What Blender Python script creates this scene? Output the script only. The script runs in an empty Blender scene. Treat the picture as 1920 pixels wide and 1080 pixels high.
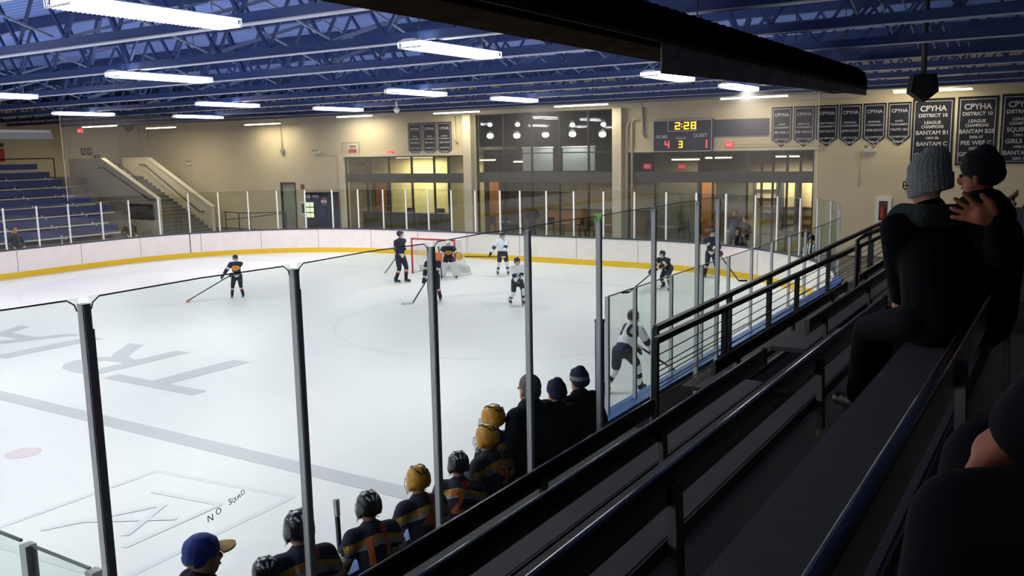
import bpy, bmesh, math, random
from mathutils import Vector as V, Matrix as M, Quaternion
from mathutils.bvhtree import BVHTree
random.seed(7)
PI = math.pi
SC = bpy.context.scene
COL = SC.collection

# ------------------------------------------------------------------ camera
F_PX, YAW, PITCH, ROLL = 1668.43, 0.5668, 0.1540, -0.0191
CAM = V((4.6546, 0.0, 4.1862))
cd = bpy.data.cameras.new('camera'); cam = bpy.data.objects.new('camera', cd); COL.objects.link(cam)
cd.sensor_width = 36.0; cd.lens = 36.0 * F_PX / 1920.0; cd.clip_start = 0.05; cd.clip_end = 200
fw = V((-math.sin(YAW) * math.cos(PITCH), math.cos(YAW) * math.cos(PITCH), -math.sin(PITCH)))
rt = V((math.cos(YAW), math.sin(YAW), 0)); up = rt.cross(fw)
r2 = rt * math.cos(ROLL) + up * math.sin(ROLL); u2 = -rt * math.sin(ROLL) + up * math.cos(ROLL)
cam.matrix_world = M.Translation(CAM) @ M((r2, u2, -fw)).transposed().to_4x4()
SC.camera = cam

# ------------------------------------------------------------------ view, world
SC.view_settings.view_transform = 'Standard'; SC.view_settings.look = 'None'
SC.view_settings.exposure = 0.0; SC.view_settings.gamma = 1.0; SC.view_settings.use_curve_mapping = False
SC.cycles.transparent_max_bounces = 24
SC.cycles.max_bounces = 8; SC.cycles.diffuse_bounces = 4; SC.cycles.glossy_bounces = 3
SC.cycles.caustics_reflective = False; SC.cycles.caustics_refractive = False
SC.cycles.use_denoising = True
W = bpy.data.worlds.new('world'); SC.world = W; W.use_nodes = True
W.node_tree.nodes['Background'].inputs[0].default_value = (0.02, 0.025, 0.035, 1)
W.node_tree.nodes['Background'].inputs[1].default_value = 0.2
RINK_W = 182.0     # power of one rink fixture
WALL_W = 60.0      # power of one wall strip light

# ------------------------------------------------------------------ materials
def lin(c):
    if isinstance(c, str):
        c = [int(c[i:i + 2], 16) / 255 for i in (0, 2, 4)]
    return tuple(x / 12.92 if x <= 0.04045 else ((x + 0.055) / 1.055) ** 2.4 for x in c)
MATS = {}
def mat(name, c, rough=0.6, metal=0.0, emit=None, es=1.0, noise=0.0, scale=4.0, bump=0.0, spec=0.5):
    if name in MATS: return MATS[name]
    m = bpy.data.materials.new(name); m.use_nodes = True; nt = m.node_tree; b = nt.nodes['Principled BSDF']
    c = lin(c)
    b.inputs['Base Color'].default_value = (*c, 1); b.inputs['Roughness'].default_value = rough
    b.inputs['Metallic'].default_value = metal; b.inputs['Specular IOR Level'].default_value = spec
    if emit is not None:
        b.inputs['Emission Color'].default_value = (*lin(emit), 1); b.inputs['Emission Strength'].default_value = es
    if noise or bump:
        tc = nt.nodes.new('ShaderNodeTexCoord'); n = nt.nodes.new('ShaderNodeTexNoise')
        n.inputs['Scale'].default_value = scale; n.inputs['Detail'].default_value = 6
        nt.links.new(tc.outputs['Object'], n.inputs['Vector'])
        if noise:
            r = nt.nodes.new('ShaderNodeMapRange'); r.inputs[1].default_value = 0.3; r.inputs[2].default_value = 0.7
            r.inputs[3].default_value = 1 - noise; r.inputs[4].default_value = 1 + noise
            nt.links.new(n.outputs['Fac'], r.inputs[0])
            mx = nt.nodes.new('ShaderNodeVectorMath'); mx.operation = 'SCALE'; mx.inputs[0].default_value = c
            nt.links.new(r.outputs[0], mx.inputs['Scale']); nt.links.new(mx.outputs[0], b.inputs['Base Color'])
        if bump:
            bp = nt.nodes.new('ShaderNodeBump'); bp.inputs['Strength'].default_value = bump; bp.inputs['Distance'].default_value = 0.02
            nt.links.new(n.outputs['Fac'], bp.inputs['Height']); nt.links.new(bp.outputs[0], b.inputs['Normal'])
    MATS[name] = m; return m
def glassmat(name, tint, refl=0.06, diff=0.0, dcol='ffffff'):
    if name in MATS: return MATS[name]
    m = bpy.data.materials.new(name); m.use_nodes = True; nt = m.node_tree; nt.nodes.clear()
    out = nt.nodes.new('ShaderNodeOutputMaterial'); t = nt.nodes.new('ShaderNodeBsdfTransparent'); t.inputs[0].default_value = (*lin(tint), 1)
    g = nt.nodes.new('ShaderNodeBsdfGlossy'); g.inputs['Roughness'].default_value = 0.02
    lw = nt.nodes.new('ShaderNodeLayerWeight'); lw.inputs[0].default_value = 0.35
    mr = nt.nodes.new('ShaderNodeMapRange'); mr.inputs[3].default_value = refl * 0.6; mr.inputs[4].default_value = min(1, refl * 5)
    nt.links.new(lw.outputs['Facing'], mr.inputs[0])
    mx = nt.nodes.new('ShaderNodeMixShader'); nt.links.new(mr.outputs[0], mx.inputs[0])
    nt.links.new(t.outputs[0], mx.inputs[1]); nt.links.new(g.outputs[0], mx.inputs[2])
    last = mx
    if diff:
        d = nt.nodes.new('ShaderNodeBsdfDiffuse'); d.inputs[0].default_value = (*lin(dcol), 1)
        m2 = nt.nodes.new('ShaderNodeMixShader'); m2.inputs[0].default_value = diff
        nt.links.new(mx.outputs[0], m2.inputs[1]); nt.links.new(d.outputs[0], m2.inputs[2]); last = m2
    nt.links.new(last.outputs[0], out.inputs[0]); MATS[name] = m; return m
def netmat(name, dens, col):
    m = bpy.data.materials.new(name); m.use_nodes = True; nt = m.node_tree; nt.nodes.clear()
    out = nt.nodes.new('ShaderNodeOutputMaterial'); t = nt.nodes.new('ShaderNodeBsdfTransparent')
    d = nt.nodes.new('ShaderNodeBsdfDiffuse'); d.inputs[0].default_value = (*lin(col), 1)
    tr = nt.nodes.new('ShaderNodeBsdfTranslucent'); tr.inputs[0].default_value = (*lin(col), 1)
    a = nt.nodes.new('ShaderNodeMixShader'); a.inputs[0].default_value = 0.4
    nt.links.new(d.outputs[0], a.inputs[1]); nt.links.new(tr.outputs[0], a.inputs[2])
    x = nt.nodes.new('ShaderNodeMixShader'); x.inputs[0].default_value = dens
    nt.links.new(t.outputs[0], x.inputs[1]); nt.links.new(a.outputs[0], x.inputs[2]); nt.links.new(x.outputs[0], out.inputs[0])
    MATS[name] = m; return m

ice_m = mat('ice', 'e6e7e6', 0.42, noise=0.018, scale=0.5, spec=0.3)
board_m = mat('board_white', 'ece4de', 0.45, noise=0.03, scale=3)
kick_m = mat('kick_yellow', 'e3bb1c', 0.5)
capd_m = mat('cap_dark_blue', '3a4152', 0.5)
capb_m = mat('cap_blue', '2f6dbb', 0.5)
alu_m = mat('aluminium', 'd6d6d6', 0.4)
postd_m = mat('post_face', 'c8cacf', 0.6, metal=.95)
white_m = mat('white_paint', 'e8e8e4', 0.5)
cream_m = mat('cream_wall', 'd2c7a9', 0.85, noise=0.04, scale=1.2, bump=0.15)
trimc_m = mat('cream_trim', 'd8d0b8', 0.7)
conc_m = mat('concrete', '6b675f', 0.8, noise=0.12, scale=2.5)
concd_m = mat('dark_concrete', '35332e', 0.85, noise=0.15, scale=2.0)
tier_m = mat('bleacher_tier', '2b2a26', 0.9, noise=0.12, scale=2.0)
steel_m = mat('truss_blue', '2f4374', 0.5)
steelf_lit_m = mat('truss_flange_lit', 'b4bac8', 0.5)  # paler than the truss blue: light off the ice painted into the flange
deck_m = mat('roof_deck', '6c86c6', 0.6, noise=0.05, scale=1.0)
black_m = mat('black_board', '060607', 0.14)
seat_m = mat('seat_plank', '4c4a46', 0.6, noise=0.12, scale=9, spec=.35)
bpost_m = mat('bleacher_post', '6a665c', 0.6)
rail_m = mat('rail_black', '17191b', 0.45)
cable_m = mat('cable', '55575a', 0.4, metal=0.6)
navy_m = mat('banner_navy', '141828', 0.8)
letter_m = mat('banner_letter', 'b9bcc6', 0.8)
dark_m = mat('near_black', '0b0b0c', 0.8)
mull_m = mat('mullion', '22241f', 0.5)
band_m = mat('spandrel', '3f423d', 0.5)
rglass_m = glassmat('rink_glass', 'f7faf8', 0.03)
tglass_m = glassmat('bench_glass', 'f4f8f5', 0.02, diff=0.012, dcol='9aa5a3')
wglass_m = glassmat('window_glass', 'e4e8e4', 0.05)
edge_m = mat('glass_edge', '5a6862', 0.3)

# ------------------------------------------------------------------ mesh helpers
class MB:
    def __init__(s): s.v = []; s.f = []; s.m = []
    def add(s, vs, fs, mi=0):
        o = len(s.v); s.v += [tuple(p) for p in vs]; s.f += [tuple(o + i for i in f) for f in fs]; s.m += [mi] * len(fs); return s
    def box(s, a, b, mi=0):
        x0, y0, z0 = [min(a[i], b[i]) for i in range(3)]; x1, y1, z1 = [max(a[i], b[i]) for i in range(3)]
        return s.add([(x0, y0, z0), (x1, y0, z0), (x1, y1, z0), (x0, y1, z0), (x0, y0, z1), (x1, y0, z1), (x1, y1, z1), (x0, y1, z1)],
                     [(0, 3, 2, 1), (4, 5, 6, 7), (0, 1, 5, 4), (1, 2, 6, 5), (2, 3, 7, 6), (3, 0, 4, 7)], mi)
    def bar(s, p, q, w, h, mi=0, upv=(0, 0, 1)):
        p = V(p); q = V(q); d = (q - p).normalized(); uv = V(upv)
        if abs(d.dot(uv)) > 0.99: uv = V((0, 1, 0))
        sd = d.cross(uv).normalized() * w / 2; un = sd.cross(d).normalized() * h / 2
        vs = [p - sd - un, p + sd - un, p + sd + un, p - sd + un, q - sd - un, q + sd - un, q + sd + un, q - sd + un]
        return s.add(vs, [(0, 1, 2, 3), (7, 6, 5, 4), (0, 4, 5, 1), (1, 5, 6, 2), (2, 6, 7, 3), (3, 7, 4, 0)], mi)
    def tube(s, pts, r, n=8, mi=0):
        pts = [V(p) for p in pts]; k = len(pts); rr = r if isinstance(r, (list, tuple)) else [r] * k
        vs = []; prev = None
        for i, p in enumerate(pts):
            d = (pts[min(i + 1, k - 1)] - pts[max(i - 1, 0)]).normalized()
            if prev is None:
                a = V((0, 0, 1)) if abs(d.z) < 0.9 else V((1, 0, 0)); u = d.cross(a).normalized()
            else: u = (prev - d * prev.dot(d)).normalized()
            prev = u; w = d.cross(u)
            for j in range(n):
                t = 2 * PI * j / n; vs.append(p + (u * math.cos(t) + w * math.sin(t)) * rr[i])
        fs = [(i * n + j, i * n + (j + 1) % n, (i + 1) * n + (j + 1) % n, (i + 1) * n + j) for i in range(k - 1) for j in range(n)]
        fs += [tuple(reversed(range(n))), tuple(range((k - 1) * n, k * n))]
        return s.add(vs, fs, mi)
    def prism(s, poly, d, mi=0):
        n = len(poly); d = V(d); vs = [V(p) for p in poly] + [V(p) + d for p in poly]
        return s.add(vs, [tuple(reversed(range(n))), tuple(range(n, 2 * n))] + [(i, (i + 1) % n, n + (i + 1) % n, n + i) for i in range(n)], mi)
    def ell(s, c, r, rot=None, n=12, mi=0):
        vs = []; m = n // 2
        for i in range(m + 1):
            a = PI * i / m
            for j in range(n):
                b = 2 * PI * j / n; p = V((r[0] * math.sin(a) * math.cos(b), r[1] * math.sin(a) * math.sin(b), r[2] * math.cos(a)))
                if rot: p = rot @ p
                vs.append(V(c) + p)
        fs = [(i * n + j, (i + 1) * n + j, (i + 1) * n + (j + 1) % n, i * n + (j + 1) % n) for i in range(m) for j in range(n)]
        return s.add(vs, fs, mi)
    def cap(s, p, q, r0, r1, n=12, mi=0):
        p = V(p); q = V(q); d = q - p; L = d.length
        if L < 1e-5: return s.ell(p, (r0,) * 3, mi=mi)
        d /= L; a = V((0, 0, 1)) if abs(d.z) < 0.9 else V((1, 0, 0)); u = d.cross(a).normalized(); w = d.cross(u); vs = []; k = 0
        for i in range(4):
            t = PI / 2 * (1 - i / 3.0)
            for j in range(n):
                b = 2 * PI * j / n; rr = max(r0 * math.cos(t), r0 * .05); vs.append(p - d * r0 * math.sin(t) + (u * math.cos(b) + w * math.sin(b)) * rr)
            k += 1
        for i in range(4):
            t = PI / 2 * i / 3.0
            for j in range(n):
                b = 2 * PI * j / n; rr = max(r1 * math.cos(t), r1 * .05); vs.append(q + d * r1 * math.sin(t) + (u * math.cos(b) + w * math.sin(b)) * rr)
            k += 1
        fs = [(i * n + j, i * n + (j + 1) % n, (i + 1) * n + (j + 1) % n, (i + 1) * n + j) for i in range(k - 1) for j in range(n)]
        fs += [tuple(reversed(range(n))), tuple(range((k - 1) * n, k * n))]
        return s.add(vs, fs, mi)
    def mesh(s, name, mats):
        me = bpy.data.meshes.new(name); me.from_pydata(s.v, [], s.f)
        for m in (mats if isinstance(mats, (list, tuple)) else [mats]): me.materials.append(m)
        me.polygons.foreach_set('material_index', s.m); me.update(); return me
    def build(s, name, mats, parent=None, smooth=False, loc=None):
        me = s.mesh(name, mats)
        if smooth: me.polygons.foreach_set('use_smooth', [True] * len(me.polygons))
        return obj(name, me, parent, loc)
def obj(name, me, parent=None, loc=None):
    o = bpy.data.objects.new(name, me); COL.objects.link(o)
    if parent: o.parent = parent
    if loc: o.location = loc
    return o
def tag(o, label=None, cat=None, group=None, kind=None):
    if label: o['label'] = label
    if cat: o['category'] = cat
    if group: o['group'] = group
    if kind: o['kind'] = kind
    return o
def thing(name, label, cat, loc=(0, 0, 0), rz=0, group=None):
    o = bpy.data.objects.new(name, None); COL.objects.link(o); o.location = loc; o.rotation_euler = (0, 0, rz)
    o.empty_display_size = 0.1
    return tag(o, label, cat, group)
def struct(o): o['kind'] = 'structure'; return o
def lamp(name, parent, loc, power, sx, sy, col=(1, 1, 1), rot=(0, 0, 0)):
    l = bpy.data.lights.new(name, 'AREA'); l.shape = 'RECTANGLE'; l.size = sx; l.size_y = sy; l.energy = power; l.color = col
    o = bpy.data.objects.new(name, l); COL.objects.link(o); o.location = loc; o.rotation_euler = rot; o.parent = parent; return o
FACE_Y = M.Rotation(PI / 2, 4, 'X')          # text plane -> upright, facing -Y
def text_mesh(s, size, ext=0.004, mt=None, align='CENTER', bold=0.0, xf=None, maxw=None, space=1.0):
    c = bpy.data.curves.new('t', 'FONT'); c.body = s; c.size = size; c.extrude = ext; c.align_x = align; c.offset = bold
    c.resolution_u = 3; c.space_line = space
    o = bpy.data.objects.new('t', c); COL.objects.link(o)
    dg = bpy.context.evaluated_depsgraph_get(); me = bpy.data.meshes.new_from_object(o.evaluated_get(dg))
    bpy.data.objects.remove(o); bpy.data.curves.remove(c)
    if maxw and len(me.vertices):
        xs = [v.co.x for v in me.vertices]; w = max(xs) - min(xs)
        if w > maxw: me.transform(M.Diagonal((maxw / w, 1, 1, 1)))
    if xf: me.transform(xf)
    me.materials.clear(); me.materials.append(mt or letter_m); return me
def join_mesh(meshes, mt):
    mb = MB()
    for me in meshes: mb.add([v.co for v in me.vertices], [tuple(p.vertices) for p in me.polygons])
    return mb.mesh('lettering', mt)
def lettering(parent, lines, mt, y=0.0):
    """lines: (text, size, x, z, maxw) laid on a panel that faces -Y"""
    for t, sz, x, z, mw in lines: obj('lettering', text_mesh(t, sz, 0.003, mt, xf=M.Translation((x, y, z)) @ FACE_Y, maxw=mw, bold=sz * 0.02), parent)

# ------------------------------------------------------------------ building shell
XL, XR, YW, YB, ZD = -47.0, 10.0, 35.0, -33.0, 7.45
def arc(cx, cy, r, a0, a1, n):
    return [(cx + r * math.cos(math.radians(a0 + (a1 - a0) * i / n)), cy + r * math.sin(math.radians(a0 + (a1 - a0) * i / n))) for i in range(n + 1)]
RX0, RX1, RYE, RR = -27.2, 0.0, 28.5, 8.0
PATH = [(RX1, 8.9)] + arc(RX1 - RR, RYE - RR, RR, 0, 90, 18) + arc(RX0 + RR, RYE - RR, RR, 90, 180, 18) + [(RX0, -28.8)]
ice = MB(); outline = [(0.0, -28.8)] + PATH
ice.add([(x, y, 0) for x, y in outline], [tuple(range(len(outline)))])
ice_o = ice.build('floor_ice', ice_m); struct(ice_o)
fl = MB(); fl.box((XL, YB, -0.25), (XR, 43, -0.03)); struct(fl.build('floor', conc_m))

wall = MB()
def wy(x0, x1, z0, z1): wall.box((x0, YW, z0), (x1, YW + 0.3, z1))
W1 = (-27.86, -20.05, 0.0, 3.97); W2 = (-19.5, -12.25, 0.18, 5.85); W3 = (-11.68, -3.9, 0.0, 3.98); D1 = (-32.7, -31.5, 0.0, 2.66)
wy(XL, D1[0], 0, ZD); wy(D1[0], D1[1], D1[3], ZD); wy(D1[1], W1[0], 0, ZD); wy(W1[0], W1[1], W1[3], ZD)
wy(W1[1], W2[0], 0, ZD); wy(W2[0], W2[1], 0, W2[2]); wy(W2[0], W2[1], W2[3], ZD); wy(W2[1], W3[0], 0, ZD)
wy(W3[0], W3[1], W3[3], ZD); wy(W3[1], XR, 0, ZD)
struct(wall.build('wall_far', cream_m))
w = MB(); w.box((XL - .3, YB, 0), (XL, YW + .3, ZD)); struct(w.build('wall_left', cream_m))
w = MB(); w.box((XR, YB, 0), (XR + .3, YW + .3, ZD)); struct(w.build('wall_right', cream_m))
w = MB(); w.box((XL, YB - .3, 0), (XR, YB, ZD)); struct(w.build('wall_back', cream_m))
# ribbed roof deck
dk = MB(); n = 0; y = YB
prof = []
while y < YW + .3:
    prof += [(y, ZD), (y + .08, ZD), (y + .11, ZD + .06), (y + .19, ZD + .06)]; y += .22
vs = []
for (yy, zz) in prof: vs += [(XL, yy, zz), (XR, yy, zz)]
dk.add(vs, [(2 * i, 2 * i + 1, 2 * i + 3, 2 * i + 2) for i in range(len(prof) - 1)])
dk.box((XL, YB, ZD + .1), (XR, YW + .3, ZD + .2))
struct(dk.build('ceiling', deck_m))

# columns, header beam, pipes on the far wall
def column(name, x0, x1, label):
    m = MB(); m.box((x0, YW - .35, 0), (x1, YW, 5.86)); m.build(name, trimc_m)['kind'] = 'structure'
column('trim_1', -20.0, -19.55, ''); column('trim_2', -12.22, -11.8, '')
m = MB(); m.box((-21.3, YW - .12, 5.84), (-2.5, YW, 6.04)); struct(m.build('trim_3', trimc_m))
m = MB(); m.box((W1[0] - .35, YW - .1, 0), (W1[0], YW, 3.98)); m.box((W1[0] - .35, YW - .1, 3.98), (W1[1], YW, 4.1)); struct(m.build('trim_4', trimc_m))
m = MB(); m.box((W3[0], YW - .06, 3.98), (-3.6, YW, 4.08)); struct(m.build('trim_5', trimc_m))
pipe_m = mat('pipe_paint', 'c9bf9f', 0.6)
def pipe(label, pts, r=0.04, cat='pipe'):
    mb = MB(); mb.tube(pts, r, 8); o = mb.build('conduit_pipe', pipe_m, smooth=True); tag(o, label, cat); return o
YP = YW - .07
pipe('cream pipe down the right side of the tall window column', [(-11.5, YP, 5.3), (-11.66, YP, 5.1), (-11.66, YP, 0.05)], .06)
pipe('cream pipe with an elbow beside the tall window column', [(-10.9, YP, 5.35), (-11.35, YP, 5.35), (-11.42, YP, 5.25), (-11.42, YP, 0.05)], .05)
pipe('short drop pipe from the roof left of the scoreboard', [(-10.95, YP, 6.1), (-10.95, YP, 4.75), (-10.8, YP, 4.6)], .06)
pipe('thin drop pipe above the three left banners', [(-20.65, YP, 6.0), (-20.65, YP, 4.75), (-20.5, YP, 4.55)], .05)
pipe('long thin conduit down the blank wall to a round box', [(-32.4, YP, 6.0), (-32.3, YP, 4.4)], .025)
pipe('left one of two tan pipes behind the stair', [(-44.8, YP, 6.0), (-44.8, YP, 3.0)], .05)
pipe('right one of two tan pipes behind the stair', [(-43.9, YP, 6.0), (-43.9, YP, 2.4)], .05)
pipe('thin horizontal conduit left of the tan wall sign', [(-30.1, YP, 4.2), (-27.9, YP, 4.15)], .015)
pipe('thin conduit along the wall right of the red exit sign over the right windows', [(-6.95, YP, 4.23), (-3.7, YP, 4.2), (-3.7, YP, 4.05)], .015)
mb = MB(); mb.tube([(-32.3, YW - .12, 4.35), (-32.3, YW, 4.35)], .14, 12); tag(mb.build('junction_box', mat('galv', '8c8a83', .5), smooth=False), 'round grey junction box below the long conduit', 'junction box')

# ------------------------------------------------------------------ windows and doors of the far wall
def window(idx, box, vx, hz, band=None, glass=wglass_m):
    x0, x1, z0, z1 = box
    r = thing('window_%d' % idx, None, None, ((x0 + x1) / 2, YW + .1, z0)); struct(r); cx = (x0 + x1) / 2
    f = MB(); 
    for a, b in (((x0 - cx, -.05, 0), (x0 - cx + .06, .05, z1 - z0)), ((x1 - cx - .06, -.05, 0), (x1 - cx, .05, z1 - z0)), ((x0 - cx, -.05, 0), (x1 - cx, .05, .06)), ((x0 - cx, -.05, z1 - z0 - .06), (x1 - cx, .05, z1 - z0))): f.box(a, b)
    f.build('window_frame', mull_m, r)
    for x in vx:
        q = MB(); q.box((x - cx - .035, -.05, 0.05), (x - cx + .035, .05, z1 - z0 - .05)); q.build('mullion', mull_m, r)
    for z in hz:
        q = MB(); q.box((x0 - cx, -.045, z - z0 - .025), (x1 - cx, .045, z - z0 + .025)); q.build('transom', mull_m, r)
    if band:
        q = MB(); q.box((x0 - cx + .05, -.06, band[0] - z0), (x1 - cx - .05, .06, band[1] - z0)); q.build('spandrel_band', band_m, r)
    q = MB(); q.box((x0 - cx, -.008, 0), (x1 - cx, .008, z1 - z0)); q.build('pane', glass, r)
    return r
window(1, W1, [-26.4, -24.93, -23.46, -22.06, -21.2], [], (2.66, 3.12))
window(2, W2, [-17.98, -16.47, -15.03, -13.57], [4.02], (2.7, 3.16))
window(3, W3, [-10.43, -8.44, -7.9, -6.5, -5.92, -5.48, -4.93, -4.42], [], (2.72, 3.16))
d = thing('door_1', None, None, (-32.1, YW + .1, 0)); struct(d)
q = MB(); q.box((-.6, -.02, 0), (.6, .04, 2.64)); q.build('door_leaf', mat('door_grey', '8f9486', .6), d)
q = MB()
q.box((-.6, -.1, 0), (-.5, .05, 2.66)); q.box((.5, -.1, 0), (.6, .05, 2.66)); q.box((-.6, -.1, 2.56), (.6, .05, 2.66)); q.build('door_frame', mull_m, d)
q = MB(); q.box((-.45, -.03, 1.2), (.45, -.02, 2.45)); q.build('door_pane', mat('door_pane', '9aa394', .2), d)

# lobby behind the glass
lob = MB()
lob.box((-29, 42.0, 0), (-2, 42.2, 6.5)); lob.box((-29, YW + .3, 0), (-28.8, 42, 6.5)); lob.box((-2.2, YW + .3, 0), (-2, 42, 6.5))
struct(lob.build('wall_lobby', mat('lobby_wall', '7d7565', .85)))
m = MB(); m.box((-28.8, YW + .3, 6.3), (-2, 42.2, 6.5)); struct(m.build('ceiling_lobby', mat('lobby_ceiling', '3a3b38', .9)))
m = MB(); m.box((-28.8, 38.2, 0), (-21.4, 38.4, 4.2)); m.box((-21.5, YW + .4, 0), (-21.3, 38.3, 4.2)); struct(m.build('wall_office', mat('office_wall', 'e6d6a0', .85)))
m = MB(); m.box((-28.8, YW + .3, 4.2), (-20, 42, 4.35)); m.box((-11.9, YW + .3, 4.25), (-2.2, 42, 4.4)); struct(m.build('ceiling_office', mat('office_ceiling', 'b9b49c', .9)))
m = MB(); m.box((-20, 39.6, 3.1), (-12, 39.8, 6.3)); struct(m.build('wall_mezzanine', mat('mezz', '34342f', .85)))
m = MB(); m.box((-11.9, 38.6, 0), (-9.9, 38.75, 4.2)); m.box((-4.3, 38.3, 0), (-2.2, 38.5, 4.2)); struct(m.build('wall_passage', mat('passage', '6a6452', .85)))
orange_m = mat('orange_door', 'b9742f', .5)
def lobby_door(x0, x1, y, z1, label, mt=orange_m):
    r = thing('lobby_door', label, 'door', ((x0 + x1) / 2, y, 0)); h = (x1 - x0) / 2
    q = MB(); q.box((-h, 0, 0), (h, .05, z1)); lf = q.build('door_leaf', mt, r)
    q = MB(); q.box((-h - .05, -.02, 0), (-h, .06, z1 + .05)); q.box((h, -.02, 0), (h + .05, .06, z1 + .05)); q.box((-h, -.02, z1), (h, .06, z1 + .05)); q.build('door_frame', mull_m, r)
    q = MB(); q.ell((h - .1, -.04, 1.0), (.035, .035, .035)); q.build('knob', alu_m, lf)
    return r
lobby_door(-29.7 + 1.2, -28.95 + 1.3, 38.1, 2.6, 'orange wooden door at the left of the lit office')
lobby_door(-22.6 + 1.4, -22.1 + 1.5, 38.6, 2.62, 'bright orange door beside the left cream column')
lobby_door(-9.6, -8.95, 38.4, 2.78, 'tan door with a dark notice right of the scoreboard, seen through the windows')
lobby_door(-8.6, -8.0, 41.9, 2.65, 'pale door standing behind the passage windows', mat('pale_door', 'a99b6d', .6))
# bright openings of the rooms behind, their lamps inside
lit_m = mat('lit_room_wall', 'd8c294', .8)
for i, (x0, x1, z0, z1, lab) in enumerate([(-8.2, -7.2, 1.0, 2.6, 'lit shop opening with shelves left of the right window post'),
                                      (-6.9, -6.35, .2, 2.8, 'lit narrow opening with red shelves behind the windows'), (-6.1, -5.2, .2, 2.8, 'lit tan opening at the right end of the lobby')]):
    r = thing('room_opening', lab, 'opening', ((x0 + x1) / 2, 41.6, 0)); h = (x1 - x0) / 2
    q = MB(); q.box((-h, .3, z0), (h, .35, z1)); q.build('back_panel', lit_m, r)
    q = MB(); q.box((-h - .06, 0, z0), (-h, .35, z1)); q.box((h, 0, z0), (h + .06, .35, z1)); q.build('jamb', mull_m, r)
    for k in range(3):
        q = MB(); q.box((-h, .05, z0 + .3 + k * .4), (h, .28, z0 + .33 + k * .4)); q.build('shelf', mat('shelf_dark', '4a2a20', .6), r)
    lamp('room_lamp', r, (0, -.5, z1), 40, 2 * h, .3, (1, .85, .6), (math.radians(40), 0, 0))
# front counter of the office, blue cloth on it
r = thing('office_counter', 'long dark grey counter behind the left office windows', 'counter', (-24.5, 36.2, 0))
q = MB(); q.box((-3.3, 0, 0), (2.8, .6, 1.0)); q.build('counter_body', mat('counter_grey', '4f5654', .6), r)
q = MB(); q.box((-3.35, -.04, 1.0), (2.85, .64, 1.05)); q.build('counter_top', mat('counter_top', '25303a', .4), r)
q = MB(); q.box((.5, -.06, .25), (2.0, -.01, 1.02)); q.build('front_panel', mat('counter_blue', '223056', .7), r)
def desk(x, y, label):
    r = thing('office_desk', label, 'desk', (x, y, 0))
    q = MB(); q.box((-.6, -.3, .72), (.6, .3, .76)); q.build('desk_top', mat('desk_grey', '8b8f8f', .5), r)
    for sx in (-.55, .55):
        q = MB(); q.box((sx - .03, -.28, 0), (sx + .03, .28, .72)); q.build('leg', mull_m, r)
    r2 = thing('computer_monitor', 'dark monitor standing on the ' + label, 'monitor', (x, y, .765))
    q = MB(); q.box((-.12, -.08, 0), (.12, .08, .02)); q.box((-.02, -.01, .02), (.02, .01, .15)); q.build('stand', dark_m, r2)
    q = MB(); q.box((-.26, -.02, .13), (.26, .02, .47)); q.build('screen', dark_m, r2)
desk(-25.3, 37.2, 'left office desk behind the counter'); desk(-23.4, 37.3, 'right office desk behind the counter')
# hanging white screens
scr_m = mat('screen_white', 'c9ccd0', .8)
for (x0, x1, lab) in ((-18.45, -16.75, 'left white projection screen hanging in the tall window'), (-16.2, -14.5, 'right white projection screen hanging in the tall window')):
    r = thing('projection_screen', lab, 'projection screen', ((x0 + x1) / 2, 37.5, 3.15)); h = (x1 - x0) / 2
    q = MB(); q.box((-h, 0, 0), (h, .01, 1.08)); q.build('screen_cloth', scr_m, r)
    q = MB(); q.tube([(-h - .04, 0, 1.11), (h + .04, 0, 1.11)], .04, 8); q.build('roller_case', white_m, r)
    for sx in (-h + .1, h - .1):
        q = MB(); q.tube([(sx, 0, 1.11), (sx, 0, 3.15)], .008, 6); q.build('hanging_wire', cable_m, r)
# pendant high-bay lamps inside
bulb_m = mat('bulb', 'ffffff', emit='f4f8ff', es=9)
for i, (x, z, lab) in enumerate([(-20.0, 4.88, 'first from the left'), (-18.45, 4.86, 'second'), (-16.85, 4.86, 'third, brightest'), (-15.4, 4.85, 'fourth'), (-13.85, 4.8, 'last at the right'),
                      (-20.0, 5.42, 'upper row, first from the left'), (-18.4, 5.38, 'upper row, second'), (-15.4, 5.28, 'upper row, third'), (-13.8, 5.25, 'upper row, last at the right')]):
    yy = 37.0
    r = thing('pendant_lamp', 'round white high-bay lamp behind the tall window, ' + (lab if 'row' in lab else 'lower row, ' + lab), 'lamp', (x, yy, z))
    s_ = 1.0 if i < 5 else .7
    q = MB(); q.ell((0, 0, 0), (.17 * s_, .17 * s_, .13 * s_)); q.build('bulb', bulb_m, r, smooth=True)
    q = MB(); q.tube([(0, 0, .1), (0, 0, .22)], [.18 * s_, .05], 12); q.build('reflector', white_m, r)
    q = MB(); q.tube([(0, 0, .2), (0, 0, 6.3 - z)], .012, 6); q.build('cord', mull_m, r)
    if i in (0, 2, 3): lamp('bulb_light', r, (0, 0, -.15), 18, .3, .3)
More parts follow.
